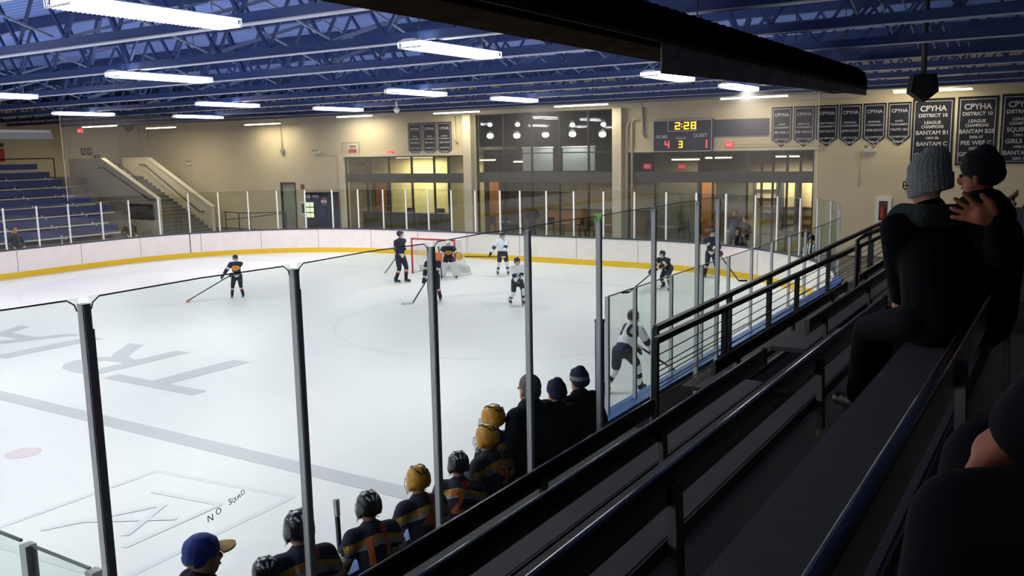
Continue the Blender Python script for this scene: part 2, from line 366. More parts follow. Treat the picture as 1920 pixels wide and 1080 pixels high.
# fluorescent strips in the lobby
tube_m = mat('tube_lit', 'ffffff', emit='fff1cf', es=5)
def strip(x, y, z, L, label, power, up_=None):
    up_ = up_ or (ZD - z if y < YW else (4.22 - z if not -20 < x < -12 else 6.3 - z))
    r = thing('strip_light', label, 'light', (x, y, z))
    q = MB(); q.box((-L / 2, -.05, .03), (L / 2, .09, .09)); q.build('housing', mat('strip_housing', 'b5ae9c', .5), r)
    q = MB(); q.tube([(-L / 2 + .03, -.03, 0), (L / 2 - .03, -.03, 0)], .028, 8); q.build('tube', tube_m, r)
    q = MB(); q.tube([(-L / 2 + .03, .07, 0.0), (L / 2 - .03, .07, 0.0)], .028, 8); q.build('tube', tube_m, r)
    for sx in (-.4, .4):
        q = MB(); q.tube([(L * sx, 0, .09), (L * sx, 0, up_)], .008, 6); q.build('hanger', cable_m, r)
    if power: lamp('strip_glow', r, (0, .02, -.06), power, L, .1, (1, .88, .62))
    return r
strip(-24.9, 38.0 - .9, 3.9, 2.4, 'office ceiling strip light behind the left windows', 260)
strip(-21.0 + .4, 37.4, 3.7, 1.2, 'strip light hanging just left of the left cream column', 40)
strip(-18.4, 37.6, 3.6, 1.3, 'strip light low behind the tall window, at its left', 40)
strip(-10.0, 37.5, 3.62, 1.4, 'left strip light behind the right windows under the scoreboard', 50)
strip(-8.55, 37.5, 3.68, 1.2, 'middle strip light behind the right windows', 60)
strip(-5.6, 37.5, 3.7, 1.0, 'right strip light behind the right windows', 60)
# tables and dark plant shapes in the lobby
def cafe_table(x, y, label):
    r = thing('cafe_table', label, 'table', (x, y, 0))
    q = MB(); q.tube([(0, 0, .72), (0, 0, .76)], .4, 20); q.build('table_top', mat('table_pale', '8f9c97', .4), r)
    q = MB(); q.tube([(0, 0, .03), (0, 0, .72)], .035, 8); q.build('pole', mull_m, r)
    q = MB(); q.tube([(0, 0, 0), (0, 0, .03)], .25, 16); q.build('base', mull_m, r)
def stool(x, y, label, rz=0):
    r = thing('bar_stool', label, 'stool', (x, y, 0), rz)
    q = MB(); q.box((-.17, -.17, .66), (.17, .17, .70)); q.build('seat', dark_m, r)
    for sx in (-1, 1):
        for sy in (-1, 1):
            q = MB(); q.bar((sx * .14, sy * .14, .66), (sx * .2, sy * .2, 0), .03, .03); q.build('leg', mull_m, r)
    q = MB(); q.box((-.17, .14, .7), (.17, .17, 1.0)); q.build('backrest', dark_m, r)
for i, (x, y, l) in enumerate([(-18.8, 36.2, 'left round table behind the tall window'), (-15.6, 36.4, 'middle round table behind the tall window'), (-13.4, 36.2, 'right round table behind the tall window'), (-10.4, 36.2, 'round table behind the right windows')]):
    cafe_table(x, y, l); stool(x - .75, y + .1, 'dark stool at the left of the ' + l, .4); stool(x + .75, y + .2, 'dark stool at the right of the ' + l, -.4)
r = thing('snack_bar', 'long orange-lit snack counter deep behind the tall window', 'counter', (-16.0, 40.2, 0))
q = MB(); q.box((-2.6, 0, 0), (2.9, .5, 1.1)); q.build('counter_body', mat('snack_wood', '9a6a34', .6), r)
q = MB(); q.box((-2.6, -.05, 1.1), (2.9, .55, 1.15)); q.build('counter_top', mat('snack_top', '3c3a35', .4), r)
lamp('snack_glow', r, (0, -.3, 2.6), 110, 5, .4, (1, .7, .35))
q = MB(); q.box((.1, -.09, .5), (.7, -.06, .95)); q.build('menu_sign', mat('green_sign', '5fae4a', .6, emit='5fae4a', es=.4), r)

# ------------------------------------------------------------------ rink: markings, boards, glass
paint_m = mat('ice_paint', 'c3c5c7', 0.45); paint2_m = mat('ice_paint_faint', 'dbddde', 0.45); pink_m = mat('ice_paint_pink', 'ddd0d2', .45); red_m = mat('faded_red', 'decdce', .45)
q = MB(); q.box((-27.1, 7.98, .001), (-.1, 8.32, .004)); q.build('painted_line', paint_m, ice_o)
for i, (x, ch) in enumerate([(-9.65, 'T'), (-12.35, 'R'), (-14.65, 'I'), (-16.6, 'A')]):
    me = text_mesh(ch, 3.1, .001, paint_m, bold=.02)
    xs = [v.co.x for v in me.vertices]; ys = [v.co.y for v in me.vertices]; cx = (min(xs) + max(xs)) / 2; cy = (min(ys) + max(ys)) / 2
    wx = {'T': 2.6, 'R': 2.1, 'I': .5, 'A': 2.6}[ch] / (max(xs) - min(xs)); wy2 = 2.25 / (max(ys) - min(ys))
    me.transform(M.Translation((x, 10.95, .003)) @ M.Rotation(PI, 4, 'Z') @ M.Diagonal((wx, wy2, 1, 1)) @ M.Translation((-cx, -cy, 0)))
    obj('painted_letter', me, ice_o)
faint_m = mat('ice_paint_circle', 'dfdcdd', .45)
def ring(cx, cy, r, w_, mt, a0=0, a1=360, z=.003):
    q = MB(); n = 72; P = arc(cx, cy, r - w_ / 2, a0, a1, n); Q = arc(cx, cy, r + w_ / 2, a0, a1, n)
    q.add([(x, y, z) for x, y in P + Q], [(i, i + 1, n + 2 + i, n + 1 + i) for i in range(n)]); return q.build('painted_circle', mt, ice_o)
ring(-20.6, 18.3, 4.2, .06, faint_m); ring(-7.2, 18.3, 4.2, .06, faint_m)
for cx, cy in ((-20.6, 6.6), (-7.95, 6.6)):
    q = MB(); q.tube([(cx, cy, .001), (cx, cy, .004)], .24, 24); q.build('faceoff_spot', red_m, ice_o)
q = MB()
for a, b in (((-5.6, 7.1), (-3.3, 7.35)), ((-3.3, 7.35), (-3.2, 4.9)), ((-3.2, 4.9), (-5.6, 4.7)), ((-5.6, 4.7), (-5.6, 7.1)), ((-5.0, 6.6), (-3.9, 6.75)), ((-3.9, 6.75), (-3.85, 5.4)), ((-5.1, 5.2), (-4.5, 6.4)), ((-4.5, 6.4), (-4.1, 5.6)), ((-4.9, 5.6), (-4.0, 6.2))):
    zz_ = .002 + .0006 * len(q.f) / 6; q.bar((a[0], a[1], zz_), (b[0], b[1], zz_), .09, .001)
q.build('painted_logo', paint2_m, ice_o)
q = MB(); q.box((-26.5, 24.6, .001), (-.7, 24.65, .003)); q.build('goal_line', pink_m, ice_o)

def runmesh(path, off0, off1, z0, z1):
    """closed strip following the path; offsets measured outwards from the rink"""
    q = MB(); n = len(path); P = []
    for i, p in enumerate(path):
        a = V(path[max(i - 1, 0)]).to_3d(); b = V(path[min(i + 1, n - 1)]).to_3d(); d = (b - a).normalized(); nrm = V((d.y, -d.x, 0))
        p = V((p[0], p[1], 0)); P.append((p + nrm * off0, p + nrm * off1))
    vs = []
    for a, b in P: vs += [(a.x, a.y, z0), (b.x, b.y, z0), (b.x, b.y, z1), (a.x, a.y, z1)]
    fs = [(4 * i + k, 4 * i + (k + 1) % 4, 4 * i + 4 + (k + 1) % 4, 4 * i + 4 + k) for i in range(n - 1) for k in range(4)] + [(0, 1, 2, 3), (4 * n - 1, 4 * n - 2, 4 * n - 3, 4 * n - 4)]
    q.add(vs, fs); return q
def resample(path, step):
    out = [V(path[0])]; acc = 0; prev = V(path[0])
    for p in path[1:]:
        p = V(p)
        while (p - prev).length + acc >= step:
            t = (step - acc) / (p - prev).length; prev = prev.lerp(p, t); out.append(prev.copy()); acc = 0
        acc += (p - prev).length; prev = p
    return out
HB = 0.98
boards = thing('rink_boards', 'white dasher boards with yellow kick plate round the ice', 'rink boards', (0, 0, 0))
near_end = PATH[:8]
full = [(0.0, -28.8)] + PATH
runmesh(full, 0, .10, 0.0, HB).build('board_face', board_m, boards)
runmesh(full, -.012, 0.0, 0.0, .2).build('kick_plate', kick_m, boards)
far_part = PATH[3:]
runmesh(far_part, -.02, .14, HB, HB + .045).build('cap_rail', capd_m, boards)['label'] = 'dark blue cap rail'
runmesh([(0.0, -28.8)] + PATH[:4], -.03, .2, HB, HB + .06).build('cap_rail', capb_m, boards)['label'] = 'bright blue cap rail'
q = MB()
for i, p in enumerate(resample(PATH, 2.44)[1:]):
    # dark joint lines between board panels
    nearest = min(range(len(PATH)), key=lambda k: (V(PATH[k]) - p).length); a = V(PATH[max(nearest - 1, 0)]); b = V(PATH[min(nearest + 1, len(PATH) - 1)]); d = (b - a).normalized(); nn = V((-d.y, d.x))
    c = p + nn * .004; q.bar((c.x - d.x * .006, c.y - d.y * .006, .22), (c.x - d.x * .006, c.y - d.y * .006, HB), .012, .012)
q.build('panel_joint', mat('joint_grey', '8d857e', .7), boards)
q = MB()
for (x, y) in ((-26.42, 23.96),): q.bar((x, y, 0.01), (x, y, HB), .03, .035)
q.build('gate_gap', dark_m, boards)

def glass_wall(name, label, pts, z0, z1s, gm, pm, pw, hz_post=0.0, offs=.06):
    """posts at pts, one pane between neighbours; z1s: top height per pane"""
    r = thing(name, label, 'rink glass', (pts[0][0], pts[0][1], z0)); O = V((pts[0][0], pts[0][1], 0))
    n = len(pts)
    for i in range(n):
        p = V((pts[i][0], pts[i][1], 0)) - O; a = V((*pts[max(i - 1, 0)], 0)); b = V((*pts[min(i + 1, n - 1)], 0)); d = (b - a).normalized()
        zt = max(z1s[min(i, len(z1s) - 1)], z1s[max(i - 1, 0)]) + hz_post
        q = MB(); q.bar(p, p + V((0, 0, zt - z0)), pw, pw, upv=d); 
        q.build('post', pm, r)
    for i in range(n - 1):
        a = V((*pts[i], 0)) - O; b = V((*pts[i + 1], 0)) - O; d = (b - a).normalized(); a2 = a + d * (pw / 2 + .004); b2 = b - d * (pw / 2 + .004); h = z1s[i] - z0
        q = MB(); q.bar(a2 + V((0, 0, h / 2)), b2 + V((0, 0, h / 2)), .012, h); q.build('pane', gm, r)
        q = MB(); q.bar(a2 + V((0, 0, h)), b2 + V((0, 0, h)), .014, .012); q.build('pane_edge', edge_m, r)
    return r
# end glass posts (positions along the path)
def on_path_off(p, off):
    k = min(range(len(PATH)), key=lambda k: (V(PATH[k]) - V(p)).length); a = V(PATH[max(k - 1, 0)]); b = V(PATH[min(k + 1, len(PATH) - 1)]); d = (b - a).normalized(); return (p[0] + d.y * off, p[1] - d.x * off)
endx = [-2.0, -2.9, -3.75, -4.9, -6.05, -7.2, -8.4, -9.6, -10.8, -11.95, -13.1, -14.0, -15.15, -16.3, -17.45, -18.6, -19.8]
def ye(x):
    if x > -8: return RYE - RR + math.sqrt(max(0, RR * RR - (x + 8) ** 2))
    if x < RX0 + RR: return RYE - RR + math.sqrt(max(0, RR * RR - (x - RX0 - RR) ** 2))
    return RYE
ends = [(x, ye(x) + .07) for x in endx]
leftc = [(RX0 + RR + (RR + .07) * math.cos(math.radians(a)), RYE - RR + (RR + .07) * math.sin(math.radians(a))) for a in (103, 111.5, 120, 128.5, 137, 145.5, 154, 162.5, 171, 179)]
leftp = [(RX0 - .07, y) for y in (19.3, 18.1, 16.9, 15.7, 14.5, 13.3, 12.1)]
ends_all = ends + leftc + leftp
glass_wall('end_glass_barrier', 'tall clear glass barrier with white posts round the far end of the rink', ends_all, HB + .05, [2.66] * (len(ends) - 1 + 7) + [2.5] * 12, rglass_m, white_m, .05)
nearp = [(.06, 9.3)] + [(.06, 10.08 + 1.175 * i) for i in range(9)] + [(-8 + 8.06 * math.cos(math.radians(a)), 20.5 + 8.06 * math.sin(math.radians(a))) for a in (8.5, 17, 25.5, 34)] 
glass_wall('side_glass_barrier', 'lower glass barrier with grey posts on the near side beyond the bench', nearp, HB + .06, [2.46] * 9 + [2.46, 2.66, 2.72, 2.72], tglass_m, alu_m, .045)

# tall glass behind the bench
TX, TY, TL, TZ = .844, 2.336, 1.3, 3.528
r = thing('bench_glass_barrier', 'very tall glass barrier on thick grey posts in front of the bleachers', 'rink glass', (TX, TY, 1.0))
ty = [TY - TL * 3, TY - TL * 2, TY - TL] + [TY + TL * i for i in range(7)] + [TY + TL * 6.55]
for i, y in enumerate(ty):
    q = MB(); w_ = .021
    q.box((-w_, y - TY - w_, 0), (w_, y - TY + w_, TZ - 1.0), 0)
    q.box((-w_ - .004, y - TY - w_ * .75, 0), (-w_, y - TY + w_ * .75, TZ - 1.0), 0)
    q.box((w_, y - TY - w_ * .8, 0), (w_ + .005, y - TY + w_ * .8, TZ - 1.0), 1)
    q.box((w_, y - TY + w_, 0), (w_ * .3, y - TY + w_ + .008, TZ - 1.12), 1)
    q.build('post', [alu_m, postd_m], r)
for i in range(len(ty) - 1):
    y0, y1 = ty[i] - TY + .03, ty[i + 1] - TY - .03
    q = MB(); q.box((-.006, y0, 0), (.006, y1, TZ - 1.0 + .03)); q.build('pane', tglass_m, r)
    q = MB(); q.tube([(0, y0 + .005, TZ - 1.03), (0, y0 + .015, TZ - 1.0), (0, y0 + .05, TZ - .975), (0, (y0 + y1) / 2, TZ - .967), (0, y1 - .05, TZ - .975), (0, y1 - .015, TZ - 1.0), (0, y1 - .005, TZ - 1.03)], .0038, 6); q.build('pane_edge', mat('edge_dark', '3a403e', .4), r)
# marker scrawl on a pane of this glass
ms = []
for t, y, z, s in (('N', 2.93, 2.275, .055), ('O', 2.985, 2.295, .05), ('S', 3.065, 2.32, .05), ('Q', 3.09, 2.325, .035), ('U', 3.11, 2.33, .035), ('A', 3.13, 2.335, .035), ('D', 3.155, 2.345, .04)):
    # read from the bleachers: facing +X
    ms.append(text_mesh(t, s, .0005, dark_m, xf=M.Translation((.009, y - TY, z - 1.0 - .02)) @ M.Rotation(PI / 2, 4, 'Z') @ M.Rotation(PI / 2, 4, 'X')))
obj('marker_writing', join_mesh(ms[:2], dark_m), r); obj('marker_writing', join_mesh(ms[2:], dark_m), r)
# low divider glass at the end of the bench
dg_ = glass_wall('divider_glass', 'low glass divider with a thick post at the near end of the bench', [(.72, TY), (.14, TY)], .0, [2.2], tglass_m, alu_m, .06)
q = MB(); q.box((-1.12, -.006, 1.08), (-.64, .006, 2.2)); q.build('pane', tglass_m, dg_)
q = MB(); q.box((-1.12, -.008, 2.2), (-.64, .008, 2.212)); q.build('pane_edge', mat('edge_dark', '3a403e', .4), dg_)
# bench wall + floor
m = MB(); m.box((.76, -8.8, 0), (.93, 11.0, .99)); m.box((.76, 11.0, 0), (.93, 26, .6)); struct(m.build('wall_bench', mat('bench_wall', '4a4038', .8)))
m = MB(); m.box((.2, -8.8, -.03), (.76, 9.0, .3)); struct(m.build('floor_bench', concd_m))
r = thing('padded_post', 'tall round blue padded post at the far end of the bench', 'post', (.16, 8.9, 1.04))
q = MB(); q.tube([(0, 0, 0), (0, 0, 1.2)], .055, 16); q.build('padding', mat('pad_blue', '26448f', .6), r)
q = MB(); q.tube([(0, 0, 1.2), (0, 0, 1.225)], .06, 16); q.build('cap', mat('pad_cap', '1c2e60', .5), r)
q = MB(); q.ell((.0, -.12, .08), (.07, .05, .08)); q.build('latch_knob', capb_m, r)

# end netting above the far glass
netp = [(-1.35, 24.9)] + [(x, y) for x, y in ends[0:]] + leftc + leftp[:1]
q = MB(); k = len(netp)
q.add([(x, y + .03, 2.68) for x, y in netp] + [(x, y + .03, 5.8) for x, y in netp], [(i, i + 1, k + i + 1, k + i) for i in range(k - 1)])
r = thing('safety_net', 'fine pale safety netting hanging above the end glass', 'net', (0, 0, 0))
q.build('netting', netmat('net', .09, 'd9d4cc'), r)
q = MB(); q.tube([(x, y + .03, 5.8) for x, y in netp], .012, 6); q.build('top_cable', cable_m, r)
q = MB(); q.tube([(netp[-1][0], netp[-1][1] + .03, 2.6), (netp[-1][0] + .02, netp[-1][1], 5.8)], .012, 6); q.build('edge_cord', mat('cord_pale', 'cfc7b4', .7), r)
q = MB(); q.tube([(netp[0][0], netp[0][1] + .03, 2.6), (netp[0][0], netp[0][1] + .03, 5.8)], .01, 6); q.build('edge_cord', mat('cord_pale', 'cfc7b4', .7), r)

# ------------------------------------------------------------------ roof trusses
TZ0, TH = 6.02, 1.28
ORD = ['first', 'second', 'third', 'fourth', 'fifth', 'sixth', 'seventh', 'eighth', 'ninth', 'tenth', 'eleventh', 'twelfth']
def strut_mesh(dx, w_):
    q = MB(); q.bar((0, 0, .16), (dx, 0, TH - .1), w_, w_ * .8, upv=(0, 1, 0)); return q.mesh('web_strut', steel_m)
s_up, s_dn, s_vt = strut_mesh(.72, .055), strut_mesh(-.72, .055), strut_mesh(0.001, .05)
s_main = strut_mesh(.5, .11); s_main2 = strut_mesh(-.5, .11)
q = MB(); q.box((XL + .05, -.05, .02), (XR - .05, .05, .17), 0); q.box((XL + .05, -.075, 0), (XR - .05, .075, .02), 1); bot_me = q.mesh('bottom_chord', [steel_m, steelf_lit_m])
q = MB(); q.box((XL + .05, -.07, TH - .1), (XR - .05, .07, TH + .12)); top_me = q.mesh('top_chord', steel_m)
trY = [-.4, 2.77, 5.94, 9.11, 12.3, 15.45, 18.6, 21.8, 24.95, 28.1, 31.3, 33.6]
for i, y in enumerate(trY):
    r = thing('roof_truss', 'long blue steel roof truss with zigzag webs, %s from the far wall' % ORD[len(trY) - 1 - i], 'roof truss', (0, y, TZ0), 0, 'blue roof trusses')
    obj('bottom_chord', bot_me, r); obj('top_chord', top_me, r)
    x = XL + 1.0; k = 0
    while x < XR - 1.5:
        if k % 8 == 6: a, b = s_main, s_main2
        else: a, b = s_up, s_dn
        obj('web_strut', a, r, (x, 0, 0)); obj('web_strut', b, r, (x + 1.44, 0, 0)); x += 1.44; k += 1
# bridging rods between neighbouring trusses, paired
brg = mat('bridging_steel', '7f8ba6', .5)
for j, x in enumerate([-38, -31.6, -24.6, -17.6, -10.2, -6.9, 1.5]):
    r = thing('truss_bridging', 'pair of pale bracing rods zigzagging between the roof trusses, %s line from the left' % ORD[j], 'bracing', (x, 0, TZ0), 0, 'bracing lines between the trusses')
    for i in range(2, len(trY) - 1):
        y0, y1 = trY[i], trY[i + 1]
        for s_ in (-.12, .12):
            q = MB(); q.bar((s_, y0 + .1, .2), (s_, y1 - .1, TH - .12), .035, .035); q.build('rod', brg, r)
        q = MB(); q.bar((0, y0 + .1, TH - .12), (0, y1 - .1, .2), .035, .035); q.build('rod', brg, r)

# ------------------------------------------------------------------ rink light fixtures
lampw_m = mat('fixture_white', 'f2f2f2', .4); lamptube_m = mat('fixture_tube', 'ffffff', emit='f6f4ff', es=16)
def fixture(x, y, label, on=True):
    r = thing('rink_light', label, 'light fixture', (x, y, 5.86), 0, 'long fluorescent fixtures over the ice')
    L, w_ = 2.44, .46
    q = MB(); q.prism([(-w_ / 2, -L / 2, .11), (-.1, -L / 2, .15), (.1, -L / 2, .15), (w_ / 2, -L / 2, .11)], (0, L, 0)); q.build('housing', lampw_m, r)
    for yy in (-L / 2, L / 2 - .006):
        q = MB(); q.box((-w_ / 2, yy, 0), (w_ / 2, yy + .006, .012)); q.box((-w_ / 2, yy, .1), (w_ / 2, yy + .006, .114))
        for k in range(7): xx = -w_ / 2 + (w_ - .008) * k / 6; q.box((xx, yy, .012), (xx + .008, yy + .006, .1))
        q.build('end_frame', lampw_m, r)
    for k in range(4):
        xx = -.165 + .11 * k; q = MB(); q.tube([(xx, -L / 2 + .06, .06), (xx, L / 2 - .06, .06)], .032, 8); q.build('tube', lamptube_m, r)
    q = MB()
    for k in range(40): yy = -L / 2 + L * (k + .5) / 40; q.box((-w_ / 2, yy - .002, 0), (w_ / 2, yy + .002, .035)); q.box((-w_ / 2, yy - .004, .035), (-w_ / 2 + .004, yy + .004, .11)); q.box((w_ / 2 - .004, yy - .004, .035), (w_ / 2, yy + .004, .11))
    for k in range(3): xx = -.09 + .09 * k; q.box((xx - .002, -L / 2, 0), (xx + .002, L / 2, .035))
    q.build('louvre_grid', lampw_m, r)
    for yy in (-L * .38, L * .38):
        q = MB(); q.box((-.006, yy - .006, .14), (.006, yy + .006, ZD - 5.86)); q.build('hanger', cable_m, r)
    lamp('fixture_light', r, (0, 0, -.012), RINK_W, w_, L, (1.0, .965, .93))
    lamp('added_roof_fill', r, (0, 0, .17), RINK_W * .085, w_ * .8, L * .9, (1.0, .97, .95), (PI, 0, 0))  # added upward fill lamp that brightens the roof above the rink
    return r
rows = [(7.2, 'nearest row'), (12.95, 'second row'), (21.4, 'third row'), (26.9, 'farthest row'), (1.2, 'row above the bench'), (-4.8, 'row behind the camera'), (-10.8, 'second row behind the camera'), (-16.8, 'third row behind the camera'), (-22.8, 'last row behind the camera')]
colsx = [(-5.1, 'right column'), (-13.4, 'middle column'), (-21.6, 'left column'), (-30.4, 'outermost column over the far stands')]
for (y, rn) in rows:
    for (x, cn) in colsx:
        x = {-5.1: -4.72, -13.4: -12.7, -21.6: -20.5, -30.4: -29.0}[x]
        if y > 20 and x == -4.72: x = -4.2
        if y > 20 and x == -12.7: x = -12.2
        if y == 7.2 and x == -4.72: x = -5.1
        if y == 12.95 and x < -19: y_ = 13.3
        else: y_ = y
        if y > 27 and x < -27: continue
        if y < 2 and x == -5.1: x = -6.2
        fixture(x, y_, 'bright white louvred light fixture, %s, %s' % (rn, cn))
# strip lights hanging along the far wall
for (xa, xb, y, z, lab) in [(-14.6, -12.1 + .05, 33.9, 5.98, 'dim strip light on the header beam over the tall window right side'), (-7.25, -4.65, 33.9, 5.97, 'strip light over the right windows near the roof'),
                     (-1.85, .98, 33.9, 6.26, 'upper strip light over the large dark banners'), (-1.1, 1.43, 34.3, 5.93, 'lower strip light over the large dark banners'),
                     (-34.0, -31.3, 33.9, 5.80, 'strip light over the blank wall left of the long conduit'), (-39.9, -37.4 , 32.0, 5.76, 'strip light right of the wall loudspeaker'),
                     (-43.1, -40.0, 30.2, 5.9, 'strip light right of the small red exit sign over the far stands'), (-21.1, -18.5, 33.9, 5.93, 'strip light over the left cream column'), (-27.2, -24.9, 33.9, 5.98, 'strip light above the tan wall sign')]:
    strip((xa + xb) / 2, y, z, xb - xa, lab, WALL_W * (.5 if 'right windows' in lab or 'large dark' in lab else 1.35))

# ------------------------------------------------------------------ duct over the near bleachers
duct_m = mat('duct_foil', '211b16', .9, noise=.25, scale=3, bump=.3, spec=0.0); ductr_m = mat('duct_rib', '3a2a20', .7, spec=.2)
r = thing('air_duct', 'huge dark ribbed air duct hanging above the near stands', 'air duct', (0.1, 0, 5.32))
prof = [(-.35, 0.08), (-.35, .0), (.35, .0), (.35, .08), (.38, .12), (.36, .28), (.28, .44), (.12, .56), (-.1, .56), (-.27, .44), (-.36, .28)]
q = MB(); q.prism([(x, -8.5, z) for x, z in prof], (0, 30.1, 0)); q.build('duct_body', duct_m, r)
for k in range(0, 76):
    y = -1 + k * .3
    if y > 21.5: break
    q = MB(); q.tube([(x, y + (z - .1) * .5, z) for x, z in [(.352, .08), (.385, .12), (.366, .28), (.285, .445), (.12, .565), (-.1, .565)]], .012, 5); q.build('rib', duct_m, r)
q = MB(); q.box((.35, -8.5, .06), (.40, 21.6, .11)); q.build('seam_rail', ductr_m, r)
q = MB(); q.prism([(.356, 9.9, -.29), (.356, 21.6, -.07), (.356, 21.6, .07), (.356, 9.9, .07)], (.016, 0, 0)); q.build('hanging_skirt', mat('skirt_film', '6e6862', .5, noise=.3, scale=1.5), r)
for y in (10.4, 14.2, 16.0, 18.9):
    q = MB(); q.box((.374, y - .03, -.1), (.38, y + .03, .06)); q.build('tape_strip', mat('tape_grey', '5a5f66', .4), r)
for y in (-3, 2, 7, 12, 17, 21):
    q = MB(); q.tube([(.0, y, .56), (.0, y, 2.13)], .01, 6); q.build('hanging_rod', cable_m, r)
r = thing('air_duct', 'pale silver duct section hanging over the far stands at the left', 'air duct', (-36, 18.0, 5.07))
q = MB(); q.box((-.3, -6.5, 0), (.3, 6.0, .3)); q.build('duct_body', mat('duct_silver', '9da0a6', .5), r)
q = MB(); q.box((-.34, -6.5, .3), (.34, 5.9, .42)); q.build('top_lip', mat('duct_lip', 'd9d9dc', .5), r)
for y in (-5, 0, 5.5):
    q = MB(); q.tube([(0, y, .42), (0, y, 2.2)], .012, 6); q.build('hanging_rod', cable_m, r)

# ------------------------------------------------------------------ loudspeakers, camera
def speaker(x, y, z, s_, rz, label, pole=0.5):
    r = thing('loudspeaker', label, 'loudspeaker', (x, y, z), rz)
    q = MB(); q.prism([(-.28 * s_, -.2 * s_, -.1 * s_), (.0, -.24 * s_, -.32 * s_), (.28 * s_, -.2 * s_, -.1 * s_), (.22 * s_, -.2 * s_, .26 * s_), (-.22 * s_, -.2 * s_, .26 * s_)], (0, .45 * s_, 0)); q.build('cabinet', dark_m, r)
    q = MB(); q.prism([(-.22 * s_, -.245 * s_, -.08 * s_), (.0, -.27 * s_, -.26 * s_), (.22 * s_, -.245 * s_, -.08 * s_), (.18 * s_, -.23 * s_, .2 * s_), (-.18 * s_, -.23 * s_, .2 * s_)], (0, .01, 0)); q.build('grille', mat('grille', '15161a', .7), r)
    q = MB(); q.tube([(0, 0, .26 * s_), (0, 0, pole)], .05 * s_ + .01, 8); q.build('mounting_pole', mat('pole_grey', '55565a', .4, metal=.5), r)
speaker(1.86, 20.0, 5.28, .95, .35, 'black angular loudspeaker on a grey pole in front of the large banners', ZD - 5.28)
speaker(-42.4, 32.6, 5.95, 1.0, .8, 'small grey loudspeaker high on the wall above the stair', ZD - 5.95)
r = thing('security_camera', 'small white dome camera hanging from the roof above the goal', 'security camera', (-17.2, 26.5, 5.75))
q = MB(); q.tube([(0, 0, .05), (0, 0, .3)], .04, 8); q.build('mount', white_m, r)
q = MB(); q.ell((0, 0, 0), (.12, .12, .11)); q.build('dome', white_m, r, smooth=True)

# ------------------------------------------------------------------ near bleachers
t_, h_ = .82, .456
bx = {}                      # row -> (board x, board top z)
names = ['A', 'B', 'C', 'D', 'E', 'F']
for i in range(6): bx[i] = (1.90 + t_ * i, 2.216 + h_ * i - (.09 if i == 4 else 0))
rowlab = ['lowest row, just behind the bench glass', 'second row up from the rink', 'third row up, crossed by the camera view', 'fourth row up, wide plank nearest in view', 'fifth row up, where the dark-coated spectator sits', 'sixth row up at the right']
tr = MB()
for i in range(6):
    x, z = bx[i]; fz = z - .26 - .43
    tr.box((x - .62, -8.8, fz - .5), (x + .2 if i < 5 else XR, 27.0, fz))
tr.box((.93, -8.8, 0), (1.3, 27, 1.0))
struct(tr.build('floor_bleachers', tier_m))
q = MB()
for i in range(1, 6):
    x, z = bx[i]; fz = z - .69; q.box((x - .43, -8.0, fz), (x - .40, 6.5, fz + .004))
tr2 = q.build('trim_6', dark_m); struct(tr2)
def bench(i, y0, y1, label, first_post, pstep=2.0):
    x, z = bx[i]
    r = thing('bleacher_bench', label, 'bench', (x, y0, z - .26 - .43), 0, 'long plank benches of the near stands'); L = y1 - y0
    sz = .43
    q = MB(); q.box((-.30, 0, sz - .04), (0, L, sz)); q.build('seat', seat_m, r)
    q = MB(); q.box((-.005, 0, sz + .13), (.03, L, sz + .26)); ob = q.build('backrest', black_m, r)
    bv = ob.modifiers.new('b', 'BEVEL'); bv.width = .012; bv.segments = 3
    q = MB(); q.box((-.0, 0, sz - .06), (.012, L, sz - .002)); q.build('seat_rim', mat('seat_rim', '2b2a28', .5), r)
    y = first_post - y0
    while y < L:
        if y > 0:
            q = MB(); q.bar((.055, y, 0), (.03, y, sz + .2), .03, .07, upv=(0, 1, 0)); q.build('post', bpost_m, r)
            q = MB(); q.bar((-.25, y, sz - .06), (.04, y, sz - .06), .05, .04); q.build('bracket', bpost_m, r)
        y += pstep
    q = MB(); q.box((-.01, -.006, sz + .125), (.034, 0, sz + .265)); q.build('end_cap', mat('end_cap', '55524c', .6), r)
    q = MB(); q.box((-.01, L, sz + .125), (.034, L + .006, sz + .265)); q.build('end_cap', mat('end_cap', '55524c', .6), r)
    return r
for i in range(6):
    bench(i, -6.0, [6.35, 6.55, 6.6, 6.9, 6.9, 6.9][i], 'black-backed grey bench this side of the aisle, ' + rowlab[i], [.6, .55, .7, .95, .9, .9][i])
for i in range(4):
    bench(i, [7.75, 7.8, 7.9, 8.0][i], [13.3, 12.7, 13.0, 13][i], 'black-backed grey bench just beyond the aisle, ' + rowlab[i], 8.4)
for i in range(4):
    bench(i, 14.1, 22.0, 'black-backed grey bench in the farthest near-side block, ' + rowlab[i], 14.6)
# steps in the aisle
r = thing('aisle_steps', 'dark concrete aisle steps between the near bench blocks', 'steps', (1.3, 6.75, 1.0))
for i in range(5):
    x, z = bx[i]; fz = z - .69
    q = MB(); q.box((x - .05 - 1.3, .05, fz - 1.0), (x + .2 - 1.3, .95, fz - 1.0 + .22)); q.build('step', mat('step_brown', '3c342c', .85, noise=.15), r)

